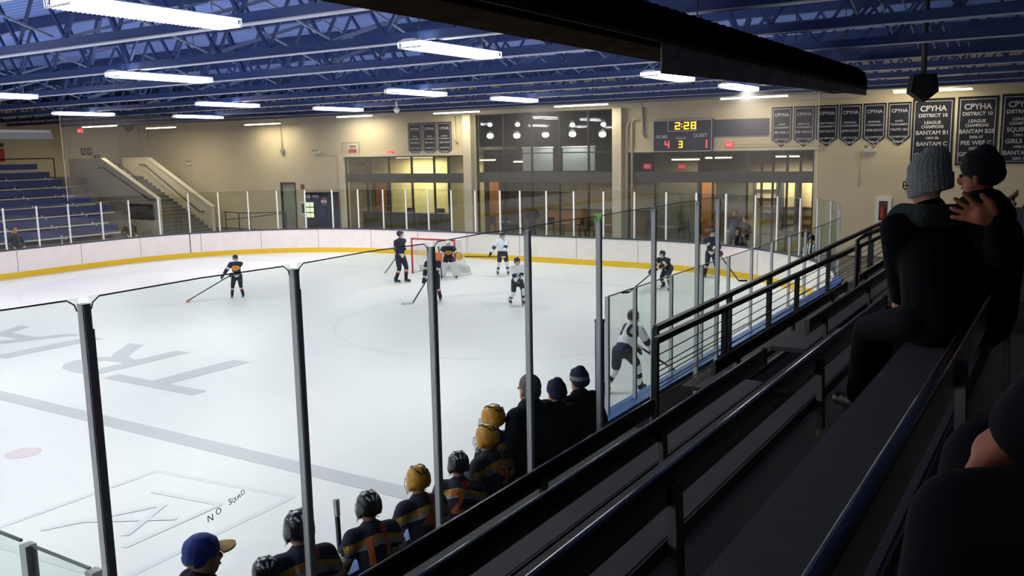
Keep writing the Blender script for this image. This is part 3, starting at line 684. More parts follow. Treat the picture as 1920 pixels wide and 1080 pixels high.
# guard rails in front of the stands
def rail_thing(label, x, y0, y1, zt, zm, posts, foot, dx=0.0, cables=(), pw=.06):
    r = thing('guard_rail', label, 'railing', (x, y0, foot)); L = y1 - y0
    q = MB(); q.bar((0, 0, zt[0] - foot), (dx, L, zt[1] - foot), pw, pw); q.build('top_rail', rail_m, r)
    if zm:
        q = MB(); q.bar((0, 0, zm[0] - foot), (dx, L, zm[1] - foot), pw, pw * .8); q.build('middle_rail', rail_m, r)
    for y in posts:
        t = (y - y0) / L; q = MB(); q.bar((dx * t, y - y0, 0), (dx * t, y - y0, zt[0] * (1 - t) + zt[1] * t - foot), pw, pw, upv=(0, 1, 0)); q.build('post', rail_m, r)
    for c in cables:
        q = MB(); q.tube([(0, 0, zt[0] - foot - c), (dx, L, zt[1] - foot - c)], .006, 5); q.build('cable', cable_m, r)
    return r
FR = 1.0
rail_thing('black guard rail with thin cables in front of the lowest bench', 1.38, 7.65, 21.8, (2.50, 2.63), None, [7.65, 9.75, 11.3, 14.5, 17.8, 21.8], FR, 0, (.16, .27, .38, .49,   .6), .055)
rail_thing('second black guard rail one step closer, starting at the aisle gate', 1.55, 7.25, 20.3, (2.48, 2.42), None, [7.25, 9.1, 12.0, 16.0, 17.1, 20.3], FR, 0, (.3, .42, .54), .055)
r = thing('stair_handrail', 'looped black handrail end rising beside the far aisle', 'railing', (2.2, 12.5, 1.9))
q = MB(); q.tube([(0, 0, 0), (0, 0, 1.0), (.05, .3, 1.05), (.1, 3.0, 1.05), (.1, 3.1, .95), (.1, 3.1, 0)], .03, 8); q.build('rail_tube', rail_m, r)
r = thing('stair_handrail', 'thin black rail running low along the second row past the aisle', 'railing', (2.45, 6.7, 1.55))
q = MB(); q.tube([(0, 0, 0), (0, 0, .72), (0, 4.6, .72), (0, 4.6, 0)], .025, 8); q.build('rail_tube', rail_m, r)
r = thing('stair_handrail', 'sloping black handrail at the far right behind the beanie wearer', 'railing', (4.8, 7.0, 3.35))
q = MB(); q.bar((-.35, 0, .62), (.9, 0.0, 1.1), .06, .06); q.build('rail_tube', rail_m, r)
q = MB(); q.bar((-.3, 0, 0), (-.3, 0, .64), .05, .05); q.build('post', rail_m, r)
q = MB(); q.bar((.85, 0, 0), (.85, 0, 1.08), .05, .05); q.build('post', rail_m, r)

# ------------------------------------------------------------------ far (left) stands
blue_b = mat('bench_blue', '2b3870', .5); fseat = mat('bench_white_edge', 'b9bac0', .5); tierf = mat('far_tier', '6f655b', .85, noise=.1)
tr = MB()
for k in range(8):
    X = -33.0 - 1.05 * k; z = .28 + .41 * k
    tr.box((X - 1.05, -8.8, 0), (X, 27.6, z))
tr.box((XL, -8.8, 0), (-41.4, 28.6, 3.2)); struct(tr.build('floor_stands', tierf))
olab = ['lowest', 'second', 'third', 'fourth', 'fifth', 'sixth', 'seventh', 'topmost']
for k in range(8):
    X = -33.0 - 1.05 * k; z = .28 + .41 * k
    r = thing('stadium_bench', 'long blue bench with white posts in the far left stands, %s row' % olab[k], 'bench', (X - .55, 8, z), 0, 'blue benches of the far stands')
    L = 19.4 - (.35 * k if k < 5 else 1.2)
    if k in (0, 1): L = 17.6
    q = MB(); q.box((-.15, 0, .4), (.15, L, .44)); q.build('seat', blue_b, r)
    q = MB(); q.box((.15, 0, .385), (.165, L, .445)); q.build('front_edge', fseat, r)
    q = MB(); q.box((-.19, 0, .50), (-.16, L, .78)); q.build('backrest', blue_b, r)
    n = 0; y = .8 + .2 * k
    while y < L:
        q = MB(); q.box((-.22, y - .04, 0), (-.19, y + .04, .7)); q.box((-.22, y - .03, .33), (.14, y + .03, .39)); q.build('post', white_m, r); y += 2.0
r = thing('guard_rail', 'dark rail along the top of the far left stands', 'railing', (-41.2, 10, 3.2))
q = MB(); q.tube([(0, 0, 1.0), (0, 17.2, 1.0)], .03, 6); q.build('top_rail', rail_m, r)
for y in (0, 5, 10, 14, 17.2):
    q = MB(); q.tube([(0, y, 0), (0, y, 1.0)], .03, 6); q.build('post', rail_m, r)
# low white wall, pillar, barrier
m = MB(); m.box((-39.6, 28.7, 0), (-34.9, 28.85, .95)); struct(m.build('wall_low', trimc_m))
r = thing('mesh_screen', 'dark framed mesh screen standing on the low white wall', 'screen', (-36.4, 28.78, .95))
for a, b in (((-1.1, 0, 0), (-1.1, 0, .8)), ((1.0, 0, 0), (1.0, 0, .8)), ((-1.1, 0, .8), (1.0, 0, .8))):
    q = MB(); q.bar(a, b, .04, .04); q.build('frame_bar', rail_m, r)
q = MB(); q.box((-1.1, -.005, 0), (1.0, .005, .8)); q.build('mesh_panel', glassmat('mesh_dark', '8a8f8c', .02), r)
# stair with solid stringers
def stringer(name, y, x0, xs, xe, zt, zb):
    m = MB(); m.prism([(x0, y, 0), (xe, y, 0), (xe, y, zb), (xs, y, zt), (x0, y, zt)], (0, .2, 0)); struct(m.build(name, trimc_m))
    m = MB(); m.bar((x0, y + .1, zt + .02), (xs, y + .1, zt + .02), .28, .06); m.bar((xs, y + .1, zt + .02), (xe, y + .1, zb + .02), .28, .06); return struct(m.build(name.replace('wall', 'trim'), mat('stringer_cap', 'e0d9c6', .7)))
stringer('wall_stair', 29.6, -43.8, -40.7, -36.1, 4.12, 1.95)
stringer('wall_stairs', 33.0, -43.8, -41.4, -36.1, 4.10, 1.35)
m = MB()
for k in range(17):
    x = -36.1 - .36 * k; m.box((x - .36, 29.82, 0), (x, 32.98, .18 * (k + 1)))
m.box((XL, 28.6, 0), (-42.2, 33, 3.1)); struct(m.build('floor_stair', mat('stair_grey', '6a6660', .8)))
def handrail(label, y, x0, z0, x1, z1, drop=.0):
    r = thing('stair_handrail', label, 'railing', (x0, y, z0 - .9))
    q = MB(); q.tube([(-.45, 0, .88), (0, 0, .9), (x1 - x0, 0, z1 - z0 + .9), (x1 - x0 + .4, 0, z1 - z0 + .9)], .035, 6); q.build('rail_tube', rail_m, r)
    for t in (.02, .5, .98):
        q = MB(); q.bar(((x1 - x0) * t, 0, .9 + (z1 - z0) * t), ((x1 - x0) * t, .12 if not drop else 0, .86 + (z1 - z0) * t - drop), .03, .03); q.build('bracket', rail_m, r)
handrail('dark handrail along the outer face of the near stair wall', 29.48, -40.4, 3.65, -36.6, 1.95)
handrail('dark handrail along the inner face of the far stair wall', 32.88, -41.6, 3.75, -37.0, 1.1)
handrail('dark handrail down the middle of the stair at the left', 31.3, -41.7, 3.85, -40.1, 3.0, .7)
r = thing('ramp_railing', 'thin dark ramp railing against the blank far wall', 'railing', (-36.5, 34.2, -.03))
q = MB(); q.tube([(0, 0, 1.02), (2.0, 0, 1.0), (5.0, 0, 1.12)], .03, 6); q.build('top_rail', rail_m, r)
q = MB(); q.tube([(.2, 0, .6), (2.0, 0, .75), (5.0, 0, 1.08)], .025, 6); q.build('lower_rail', rail_m, r)
for x in (.1, 1.2, 2.1, 4.95):
    q = MB(); q.tube([(x, 0, 0), (x, 0, 1.02)], .03, 6); q.build('post', rail_m, r)

# ------------------------------------------------------------------ things on the walls
def panel(name, label, cat, x0, x1, z0, z1, mt, y=YW, th=.04, frame=None):
    r = thing(name, label, cat, ((x0 + x1) / 2, y - th, z0)); h = (x1 - x0) / 2
    q = MB(); q.box((-h, 0, 0), (h, th - .004, z1 - z0)); q.build('panel', mt, r)
    if frame:
        f, fm = frame; q = MB(); H = z1 - z0
        q.box((-h, -.008, 0), (-h + f, 0, H)); q.box((h - f, -.008, 0), (h, 0, H)); q.box((-h, -.008, 0), (h, 0, f)); q.box((-h, -.008, H - f), (h, 0, H)); q.build('border', fm, r)
    return r
exit_m = mat('exit_red', 'd2434f', .5, emit='ff3648', es=.55); exitl_m = mat('exit_letter', 'f3c0c4', .5, emit='ffb0b8', es=.6)
for (x, z, y, lab) in [(-24.68, 4.03, YW, 'red exit sign above the left office windows'), (-7.2, 4.13, YW, 'red exit sign above the right windows beside the scoreboard'),
                 (-11.35, 3.27, YW + 1.4, 'red exit sign behind the right windows, the left one'), (-9.75, 3.25, YW + 1.4, 'red exit sign behind the right windows, the one under the scoreboard')]:
    r = panel('exit_sign', lab, 'exit sign', x - .16, x + .16, z - .02, z + .2, exit_m, y=y, th=.08)
    lettering(r, [('EXIT', .14, 0, .06, .24)], exitl_m, -.006)
    if y > YW:
        q = MB(); q.tube([(0, .04, .22), (0, .04, 6.3 - z if x < -11.9 else 4.25 - z)], .01, 6); q.build('hanging_rod', cable_m, r)
r = panel('exit_sign', 'small red exit sign high over the far left stands', 'exit sign', -43.85, -43.4, 5.6, 5.86, exit_m, y=30.4, th=.08)
lettering(r, [('EXIT', .16, 0, .06, .3)], exitl_m, -.006)
q = MB(); q.tube([(0, .04, .26), (0, .04, ZD - 5.6)], .01, 6); q.build('hanging_rod', cable_m, r)

# scoreboard
sbm = mat('scoreboard_blue', '20263c', .5)
r = panel('scoreboard', 'dark blue hockey scoreboard with lit amber and red digits', 'scoreboard', -10.42, -7.88, 3.98, 5.26, sbm, th=.18, frame=(.035, mat('sb_frame', 'b9bcc4', .5)))
amber = mat('led_amber', '201000', .5, emit='ffc01e', es=2.6); redl = mat('led_red', '200000', .5, emit='ff3a40', es=2.6)
SEG = {'0': 'abcdef', '1': 'bc', '2': 'abged', '3': 'abgcd', '4': 'fgbc', '8': 'abcdefg'}
def seg7(ch, x, z, w_, h, th, mt, par, nm='digit'):
    q = MB(); d = {'a': ((0, h), (w_, h)), 'b': ((w_, h), (w_, h / 2)), 'c': ((w_, h / 2), (w_, 0)), 'd': ((0, 0), (w_, 0)), 'e': ((0, 0), (0, h / 2)), 'f': ((0, h / 2), (0, h)), 'g': ((0, h / 2), (w_, h / 2))}
    for s_ in SEG[ch]:
        (a, b), (c, e) = d[s_]; q.bar((x + a, -.012, z + b), (x + c, -.012, z + e), th, .01, upv=(0, 1, 0)) if False else q.box((x + min(a, c) - th / 2, -.016, z + min(b, e) - th / 2), (x + max(a, c) + th / 2, -.006, z + max(b, e) + th / 2))
    return q.build(nm, mt, par)
for ch, x in (('2', -.28), ('2', .1), ('8', .40)): seg7(ch, x, .92, .17, .25, .045, amber, r)
q = MB(); q.box((-.03, -.016, .98), (.01, -.006, 1.02)); q.box((-.03, -.016, 1.09), (.01, -.006, 1.13)); q.build('colon', amber, r)
seg7('4', -.72, .17, .15, .26, .045, redl, r); seg7('1', .93, .16, .12, .28, .045, redl, r); seg7('3', -.12, .18, .13, .24, .04, amber, r)
q = MB()
for a, b in (((-.63, .84), (-.60, 1.26)), ((.58, .84), (.61, 1.26)), ((-.63, .82), (.61, .85))): q.box((a[0], -.01, a[1]), (b[0], -.002, b[1]))
q.build('clock_frame', mat('sb_frame', 'b9bcc4', .5), r)
lettering(r, [('HOME', .2, -.88, .55, .5), ('GUEST', .2, .78, .58, .6), ('PERIOD', .13, -.05, .5, .42)], letter_m, -.006)
panel('blank_board', 'long blank dark blue board right of the scoreboard', 'board', -7.84, -5.65, 4.56, 5.22, mat('blank_blue', '343a52', .7), th=.05)
r = panel('advert_sign', 'small tan wall sign with a red and black panel left of the exit sign', 'sign', -27.95, -26.75, 4.05, 4.72, mat('sign_tan', 'c5bb9c', .6), frame=(.02, mat('sign_edge', '8a8370', .6)))
q = MB(); q.box((-.18, -.012, .12), (.52, -.005, .6)); q.build('advert_panel', mat('advert_white', 'd8d4c8', .6), r)
q = MB(); q.box((-.12, -.018, .14), (.44, -.012, .33)); q.build('red_block', mat('advert_red', 'b23336', .6), r)
lettering(r, [('PEPSI', .2, .17, .38, .56)], mat('advert_black', '2a2322', .6), -.016)
# emergency lights and small boxes
for (x, z, lab) in [(-28.9 - .9, 4.25, 'small twin emergency light left of the tan wall sign'), (-2.1 + .2, 3.95, 'small emergency light at the right of the pennant banners'), (-40.2, 3.75, 'small emergency light over the stair')]:
    r = thing('emergency_light', lab, 'emergency light', (x, YW - .1, z))
    q = MB(); q.box((-.2, 0, -.08), (.2, .1, .06)); q.build('case', white_m, r)
    for sx in (-.13, .13):
        q = MB(); q.ell((sx, -.02, .12), (.07, .06, .07)); q.build('lamp_head', mat('lamp_head', '9c9684', .4), r)
panel('fire_alarm', 'small dark red alarm box beside the grey door', 'alarm', -31.1, -30.85, 2.3, 2.55, mat('alarm_red', '6b2a24', .5))
r = panel('extinguisher_cabinet', 'white wall cabinet with a red extinguisher right of the end glass', 'extinguisher cabinet', -1.62, -1.08, 1.25, 2.2, white_m, th=.12)
q = MB(); q.box((-.15, -.01, .12), (.15, -.003, .83)); q.build('pane', mat('cab_dark', '3a2620', .3), r)
q = MB(); q.tube([(0, -.06, .2), (0, -.06, .62)], .07, 10); q.build('extinguisher', mat('ext_red', 'b02a22', .4), r)
r = panel('notice_holder', 'small white notice beside the door left of the vending machine', 'notice', -31.3 + .1, -30.9 + .1, .8, 1.6, white_m)
q = MB(); q.box((-.1, -.01, .2), (.1, -.004, .7)); q.build('dark_sheet', mat('dark_sheet', '55584f', .6), r)
for i, (y, z, w_, h, lab, m_) in enumerate([(31.9, 4.25, .45, .9, 'tall pale notice on the left end wall', 'c9c3b2'), (32.55, 4.35, .32, .45, 'left one of two dark restroom signs', '3a352c'), (32.95, 4.35, .32, .45, 'right one of two dark restroom signs', '3a352c'), (33.4, 3.95, .4, .42, 'dark restroom sign just above the stair wall', '4a4438'), (27.5, 4.05, .5, .75, 'red sign at the left edge over the far stands', 'b3282c'), (27.5, 4.9, .5, .2, 'narrow dark sign above the red sign', '3a2a24')]):
    r = thing('wall_sign', lab, 'sign', (XL + .02, y, z))
    q = MB(); q.box((0, -w_ / 2, 0), (.03, w_ / 2, h)); q.build('panel', mat('sign_' + m_, m_, .6), r)
    if m_ == '3a352c' or m_ == '4a4438':
        q = MB(); q.ell((.035, 0, h * .75), (.006, .04, .04)); q.box((.03, -.05, h * .3), (.04, .05, h * .65)); q.build('pictogram', letter_m, r)
# vending machine
r = thing('vending_machine', 'dark blue drinks vending machine with round logo by the left column', 'vending machine', (-28.85, 34.4, -.03))
q = MB(); q.box((-.95, -.4, .08), (.62, .45, 2.2)); q.build('cabinet', mat('vend_blue', '1c2445', .35), r)
q = MB(); q.box((-.92, -.43, .85), (-.3, -.4, 1.75)); q.build('display_frame', dark_m, r)
for a in range(2):
    for b in range(3):
        q = MB(); q.box((-.88 + a * .28, -.44, .9 + b * .28), (-.64 + a * .28, -.43, 1.13 + b * .28)); q.build('lit_selection', mat('vend_lit', 'dfe6c8', .4, emit='dfeac0', es=.9), r)
q = MB(); q.box((-.7, -.44, .3), (-.2, -.42, .5)); q.build('dispense_door', dark_m, r)
for (cx, cz, rr) in ((-.72, 1.98, .13), (.38, 1.75, .2)):
    lg = thing('x', None, None); bpy.data.objects.remove(lg)
    q = MB(); q.tube([(cx, -.43, cz), (cx, -.42, cz)], rr, 24); q.build('round_logo', mat('logo_white', 'dcdce0', .4), r)
    q = MB(); q.add([(cx + rr * .92 * math.cos(t * PI / 16), -.436, cz + rr * .92 * math.sin(t * PI / 16)) for t in range(2, 15)], [tuple(range(13))]); q.build('logo_red', mat('logo_red', 'c22a3a', .4), r)
    q = MB(); q.add([(cx + rr * .92 * math.cos(-t * PI / 16), -.436, cz + rr * .92 * math.sin(-t * PI / 16)) for t in range(2, 15)], [tuple(range(13))]); q.build('logo_blue', mat('logo_blue', '2c4fae', .4), r)
lettering(r, [('PEPSI', .2, -.2, 1.92, .6)], letter_m, -.42)
for k in range(4):
    q = MB(); q.box((0.02, -.42, 1.0 + k * .15), (.4, -.4, 1.1 + k * .15)); q.build('button_panel', mat('vend_btn', '3d4560', .4), r)
for sx in (-.85, .5):
    q = MB(); q.box((sx, -.3, 0), (sx + .06, .35, .08)); q.build('foot', dark_m, r)

# banners
def pennant(x0, x1, zt, zs, zb, lines, label):
    r = thing('pennant_banner', label, 'banner', ((x0 + x1) / 2, YW - .03, zb)); h = (x1 - x0) / 2; H = zt - zb; S = zs - zb
    q = MB(); q.prism([(-h, 0, S), (0, 0, 0), (h, 0, S), (h, 0, H), (-h, 0, H)], (0, .012, 0)); q.build('cloth', navy_m, r)
    q = MB(); P = [(-h + .06, S + .03), (0, .08), (h - .06, S + .03), (h - .06, H - .06), (-h + .06, H - .06)]
    for i in range(5):
        a, b = P[i], P[(i + 1) % 5]; q.bar((a[0], -.004, a[1]), (b[0], -.004, b[1]), .022, .006, upv=(0, 1, 0))
    for i in range(5):
        a, b = P[i], P[(i + 1) % 5]
    q.build('border', letter_m, r)
    q = MB(); q.tube([(-h, 0, H), (h, 0, H)], .015, 6); q.build('hanging_rod', dark_m, r)
    lettering(r, [(t, s_, 0, z - zb, 2 * h - .2) for t, s_, z in lines], letter_m, -.006)
def plines(zt, top, a, b, c, d):
    o = [('CPYHA', .17, zt - .28)]; o += [(a[0], .09, zt - .62), (a[1], .09, zt - .74)]; o += [(b, .12, zt - .93)]; o += [(c, .10, zt - 1.2 + .02), (d, .11, zt - 1.38 + .02)]; return o
for i, (x0, c) in enumerate([(-23.52, ('STATE', 'TOURNAMENT')), (-22.62, ('REGION', 'TOURNAMENT')), (-21.72, ('DISTRICT', 'TOURNAMENT'))]):
    pennant(x0, x0 + .84, 5.56, 4.25, 3.99, plines(5.5, 0, c, ('PEE WEE B', 'PEE WEE A', 'BANTAM B')[i], ('3RD PLACE', 'CHAMPIONS', 'CHAMPIONS')[i], ('1990-91', '1992-93', '1994-95')[i]),
            'navy pennant banner on the wall between tan sign and column, %s of three' % ('left one', 'middle one', 'right one')[i])
data = [(('STATE', 'TOURNAMENT'), 'PEE WEE A', '3RD PLACE', '1992-93'), (('REGIONAL', 'TOURNAMENT'), 'PEE WEE B1', '3RD PLACE', '1995-96'), (('INVITATIONAL', 'TOURNAMENT'), 'JUNIOR GOLD U16', 'CHAMPIONS', '1997-98'),
        (('REGIONAL', 'TOURNAMENT'), 'JUNIOR GOLD A', '3RD PLACE', '1998-99'), (('REGIONAL', 'TOURNAMENT'), 'JUNIOR GOLD U17', 'CHAMPIONS', '1998-99'), (('STATE', 'TOURNAMENT'), 'YOUTH 16U', 'CHAMPIONS', '2008-09')]
for i, dd in enumerate(data):
    x0 = -5.55 + i * .84
    pennant(x0, x0 + .78, 5.6, 4.38, 4.09, plines(5.54, 0, *dd), 'navy pennant banner right of the blank board, %s of six' % (ORD[i] if i < 5 else 'last'))
bigd = [('CPYHA', .27, 5.3), ('DISTRICT 10', .17, 5.1)]
def bigbanner(x0, x1, zt, zb, lines, label):
    r = thing('team_banner', label, 'banner', ((x0 + x1) / 2, YW - .03, zb)); h = (x1 - x0) / 2; H = zt - zb
    q = MB(); q.box((-h, 0, 0), (h, .012, H)); q.build('cloth', navy_m, r)
    q = MB()
    for a, b in (((-h + .07, .07), (-h + .09, H - .07)), ((h - .09, .07), (h - .07, H - .07)), ((-h + .07, .07), (h - .07, .09)), ((-h + .07, H - .09), (h - .07, H - .07))): q.box((a[0], -.006, a[1]), (b[0], 0, b[1]))
    q.build('border', letter_m, r)
    q = MB(); q.tube([(-h, 0, H), (h, 0, H)], .02, 6); q.build('hanging_rod', dark_m, r)
    lettering(r, [(t, s_, 0, z - zb, w_) for t, s_, z, w_ in lines], letter_m, -.006)
def biglines(zt, L):
    o = [('CPYHA', .27, zt - .42, .85), ('DISTRICT 10', .17, zt - .63, .95), ('LEAGUE', .15, zt - .87, .6), ('CHAMPIONS', .15, zt - 1.02, .72)]; z = zt - 1.24
    for a, b in L: o += [(a, .2, z, 1.1), (b, .13, z - .17, .5)]; z -= .39
    return o
bigbanner(-.53, .82, 5.68, 3.36, biglines(5.68, [('BANTAM B1', '1997-98'), ('BANTAM C', '1997-98'), ('GIRLS 12U A', '1997-98')]), 'large navy banner listing BANTAM B1, left one of three')
bigbanner(.92, 2.17, 5.69, 3.36, biglines(5.69, [('BANTAM B2B', '2006-07'), ('PEE WEE C', '2007-08'), ('GIRLS 12U B', '2009-10')]), 'large navy banner listing BANTAM B2B, middle one of three')
bigbanner(2.27, 3.5, 5.72, 3.4, biglines(5.72, [('SQUIRT B', '1997-98'), ('GIRLS 12U', '1998-99'), ('BANTAM A', '2009-10')]), 'large navy banner cut by the right edge of the picture')
pipe('thin dark seam conduit down the wall below the pennants', [(-2.25, YW - .014, 3.9), (-2.25, YW - .014, 2.6)], .012)

# ------------------------------------------------------------------ goal
goalred = mat('goal_red', 'b3293a', .4); netw = netmat('goal_net', .35, 'e6e6e6')
g = thing('hockey_goal', 'red framed hockey goal with white netting', 'goal', (-13.82, 24.05, 0))
def gp(nm, pts, r_, mt=goalred): q = MB(); q.tube(pts, r_, 8); return q.build(nm, mt, g, smooth=True)
gp('goal_post', [(-.915, 0, 0), (-.915, 0, 1.22)], .032); gp('goal_post', [(.915, 0, 0), (.915, 0, 1.22)], .032); gp('crossbar', [(-.93, 0, 1.22), (.93, 0, 1.22)], .032)
basep = [(-.915, 0, .03), (-1.1, .55, .03), (-.85, 1.0, .03), (0, 1.12, .03), (.85, 1.0, .03), (1.1, .55, .03), (.915, 0, .03)]
gp('base_frame', basep, .03, white_m)
topp = [(-.915, 0, 1.22), (-.8, .5, 1.2), (0, .56, 1.2), (.8, .5, 1.2), (.915, 0, 1.22)]
gp('top_frame', topp, .018, white_m)
q = MB(); tp = [V(p) for p in topp]; bp = [V(p) for p in basep]
tt = [tp[0], tp[1], tp[1].lerp(tp[2], .4), tp[2], tp[2].lerp(tp[3], .6), tp[3], tp[4]]
q.add(tt + bp, [(i, i + 1, 7 + i + 1, 7 + i) for i in range(6)]); q.add([tp[0], tp[1], tp[2], tp[3], tp[4]], [(0, 1, 2, 3, 4)]); q.build('netting', netw, g)
q = MB(); q.add([(-1.0, .5, .03), (-.86, 1.0, .03), (0, 1.12, .03), (.86, 1.0, .03), (1.0, .5, .03), (1.0, .5, .22), (.84, .95, .25), (0, 1.07, .26), (-.84, .95, .25), (-1.0, .5, .22)], [(0, 1, 8, 9), (1, 2, 7, 8), (2, 3, 6, 7), (3, 4, 5, 6)]); q.build('base_skirt', mat('skirt_white', 'cfcfd0', .8), g)

# ------------------------------------------------------------------ people
skin_m = mat('skin', 'c08a6c', .55); skind_m = mat('skin_ruddy', '96593f', .6, spec=.3); hair_m = mat('hair_dark', '2a211c', .7); hairg_m = mat('hair_grey', '6f6a66', .8)
jn = mat('jersey_navy', '141a33', .8); jw = mat('jersey_white', 'e4e8ee', .75); gold = mat('trim_gold', 'c99a35', .7); orange = mat('trim_orange', 'c8642c', .7); cream2 = mat('trim_white', 'd8d2c8', .75)
navy2 = mat('trim_navy', '1c2550', .75); pants_n = mat('pants_navy', '141b35', .7); gl_m = mat('glove_dark', '1d2030', .6); boot_m = mat('boot_black', '17171a', .45); steel2 = mat('blade_steel', 'c8ccd0', .25, metal=.8)
hel_b = mat('helmet_black', '14161c', .25); hel_y = mat('helmet_yellow', 'd79a22', .3); hel_w = mat('helmet_white', 'e8e8ea', .3); coat_m = mat('coat_black', '0b0c10', .9, spec=.12); coatn_m = mat('coat_navy', '141a28', .85, spec=.2)
stick_m = mat('stick_dark', '2a2c30', .4); tape_w = mat('tape_white', 'd4d6d8', .7); redpatch = mat('patch_red', 'cf3338', .6)

def ik(a, b, l1, l2, hint):
    a = V(a); b = V(b); d = b - a; L = min(d.length, (l1 + l2) * .999); dn = d.normalized(); b = a + dn * L
    c = (l1 * l1 - l2 * l2 + L * L) / (2 * L); h = math.sqrt(max(l1 * l1 - c * c, 0)); hn = V(hint); hn = (hn - dn * hn.dot(dn))
    hn = hn.normalized() if hn.length > 1e-6 else V((1, 0, 0)); return a + dn * c + hn * h, b
def skel(H, hipz=.52, lean=6, side=0, twist=0, fl=(0, .13), fr=(0, -.13), footz=.05, hl=(.25, .25, .0), hr=(.25, -.25, .0), hy=0, hp=0, kneehint=(1, 0, 0), footdir=0, seat=False, eh=(-.6, 0, -.6)):
    """joints in a frame with +X forward, +Y left; hands relative to the shoulders' midpoint, in units of H"""
    J = {}; S = H; P = V((0, 0, hipz * S)); le = math.radians(lean); sd = math.radians(side)
    up_ = V((math.sin(le), math.sin(sd), math.cos(le) * math.cos(sd))).normalized(); left = V((0, 1, 0)); left = (left - up_ * left.dot(up_)).normalized()
    left = Quaternion(up_, math.radians(twist)) @ left; fwd = left.cross(up_)
    J['pelvis'] = P; J['chest'] = P + up_ * .19 * S; J['sh'] = P + up_ * .275 * S; J['neck'] = P + up_ * .30 * S
    ha = math.radians(hy); hb = math.radians(hp)
    hu = (V((0, 0, 1)) * .75 + up_ * .25).normalized(); hf = Quaternion(V((0, 0, 1)), ha + math.radians(twist)) @ V((math.cos(hb), 0, -math.sin(hb)))
    hl_ = V((0, 0, 1)).cross(hf).normalized(); hu2 = hf.cross(hl_).normalized(); J['hf'], J['hl'], J['hu'] = hf, hl_, hu2
    J['head'] = J['neck'] + hu * .09 * S + hf * .012 * S
    for s_, nm, f, h in ((1, 'L', fl, hl), (-1, 'R', fr, hr)):
        J['hip' + nm] = P + left * (.055 * S * s_) - up_ * .01 * S; J['shl' + nm] = J['sh'] + left * (.108 * S * s_) - up_ * .012 * S
        fz = f[2] * S if len(f) > 2 else footz * S
        ank = V((f[0] * S, f[1] * S, fz)); k, ank = ik(J['hip' + nm], ank, .245 * S, .245 * S, kneehint); J['knee' + nm] = k; J['ank' + nm] = ank
        fd = math.radians(footdir); J['toe' + nm] = ank + V((math.cos(fd) * .1 * S, math.sin(fd) * .1 * S, -.022 * S))
        w_ = J['sh'] + V((h[0] * S, h[1] * S, h[2] * S)); e, w_ = ik(J['shl' + nm], w_, .165 * S, .15 * S, (eh[0], eh[1] + .5 * s_, eh[2])); J['elb' + nm] = e; J['wri' + nm] = w_; J['hand' + nm] = w_ + (w_ - e).normalized() * .05 * S
    J['up'], J['left'], J['fwd'], J['S'] = up_, left, fwd, S
    return J
def blob(name, caps, ells, voxel, mats, parent, colfn=None, smooth_it=3):
    """caps: (p, q, r0, r1, tag) -> one continuous closed surface"""
    mb = MB()
    for p, q, a, b, *t in caps: mb.cap(p, q, a, b)
    for e in ells: mb.ell(*e)
    me = mb.mesh('tmp', mats); o = bpy.data.objects.new('tmp', me); COL.objects.link(o)
    m = o.modifiers.new('r', 'REMESH'); m.mode = 'VOXEL'; m.voxel_size = voxel; m.use_smooth_shade = True
    if smooth_it: sm = o.modifiers.new('s', 'SMOOTH'); sm.iterations = smooth_it; sm.factor = .5
    dg = bpy.context.evaluated_depsgraph_get(); ev = bpy.data.meshes.new_from_object(o.evaluated_get(dg)); bpy.data.objects.remove(o); bpy.data.meshes.remove(me)
    ev.materials.clear()
    for mm in mats: ev.materials.append(mm)
    if colfn:
        segs = [(V(c[0]), V(c[1]), c[2], c[3], c[4] if len(c) > 4 else '') for c in caps]
        for pl in ev.polygons:
            c = pl.center; best = (0, '', 0) if not segs else None
            for a, b, r0, r1, tg in segs:
                d = b - a; L2 = d.length_squared; t = max(0, min(1, (c - a).dot(d) / L2)) if L2 > 0 else 0
                dist = (c - (a + d * t)).length - (r0 * (1 - t) + r1 * t)
                if best is None or dist < best[0]: best = (dist, tg, t)
            pl.material_index = colfn(best[1], best[2], c)
    ev.name = name; return obj(name, ev, parent)
def ngon(name, me, parent, mt=None): return obj(name, me, parent)
def hand_caps(J, nm, curl=.9, spread=.25, scale=1.0, palm_n=None):
    palm_n = J.get('pn' + nm); scale = J.get('hsc' + nm, scale)
    """five fingers, thumb off the side of the palm"""
    S = J['S'] * scale; w = J['wri' + nm]; d = J.get('hd' + nm) or (w - J['elb' + nm]).normalized(); n = palm_n or V((0, 0, -1)); n = (n - d * n.dot(d)).normalized(); sdir = d.cross(n).normalized() * (1 if nm == 'L' else -1)
    caps = [(w, w + d * .035 * S, .016 * S, .02 * S)]
    for k in range(4):
        o = (k - 1.5) * .0115 * S; base = w + d * .045 * S + sdir * o; L = [.036, .043, .046, .040][3 - k] * S if nm else 0
        caps.append((w + d * .01 * S + sdir * o * .7, base, .0095 * S, .0085 * S))
        dd = (d + sdir * (k - 1.5) * spread * .35).normalized(); a = curl * .35; p1 = base + (dd * math.cos(a) + n * math.sin(a)) * L * .45; a2 = curl * 1.0
        p2 = p1 + (dd * math.cos(a2) + n * math.sin(a2)) * L * .33; a3 = curl * 1.5; p3 = p2 + (dd * math.cos(a3) + n * math.sin(a3)) * L * .25
        caps += [(base, p1, .0064 * S, .006 * S), (p1, p2, .006 * S, .0056 * S), (p2, p3, .0056 * S, .005 * S)]
    tb = w + d * .014 * S - sdir * .016 * S; t1 = tb + (d * .7 - sdir * .7 + n * .2).normalized() * .024 * S; t2 = t1 + (d * .9 - sdir * .25 + n * .3).normalized() * .02 * S
    caps += [(tb, t1, .0095 * S, .008 * S), (t1, t2, .0078 * S, .0062 * S)]; return caps
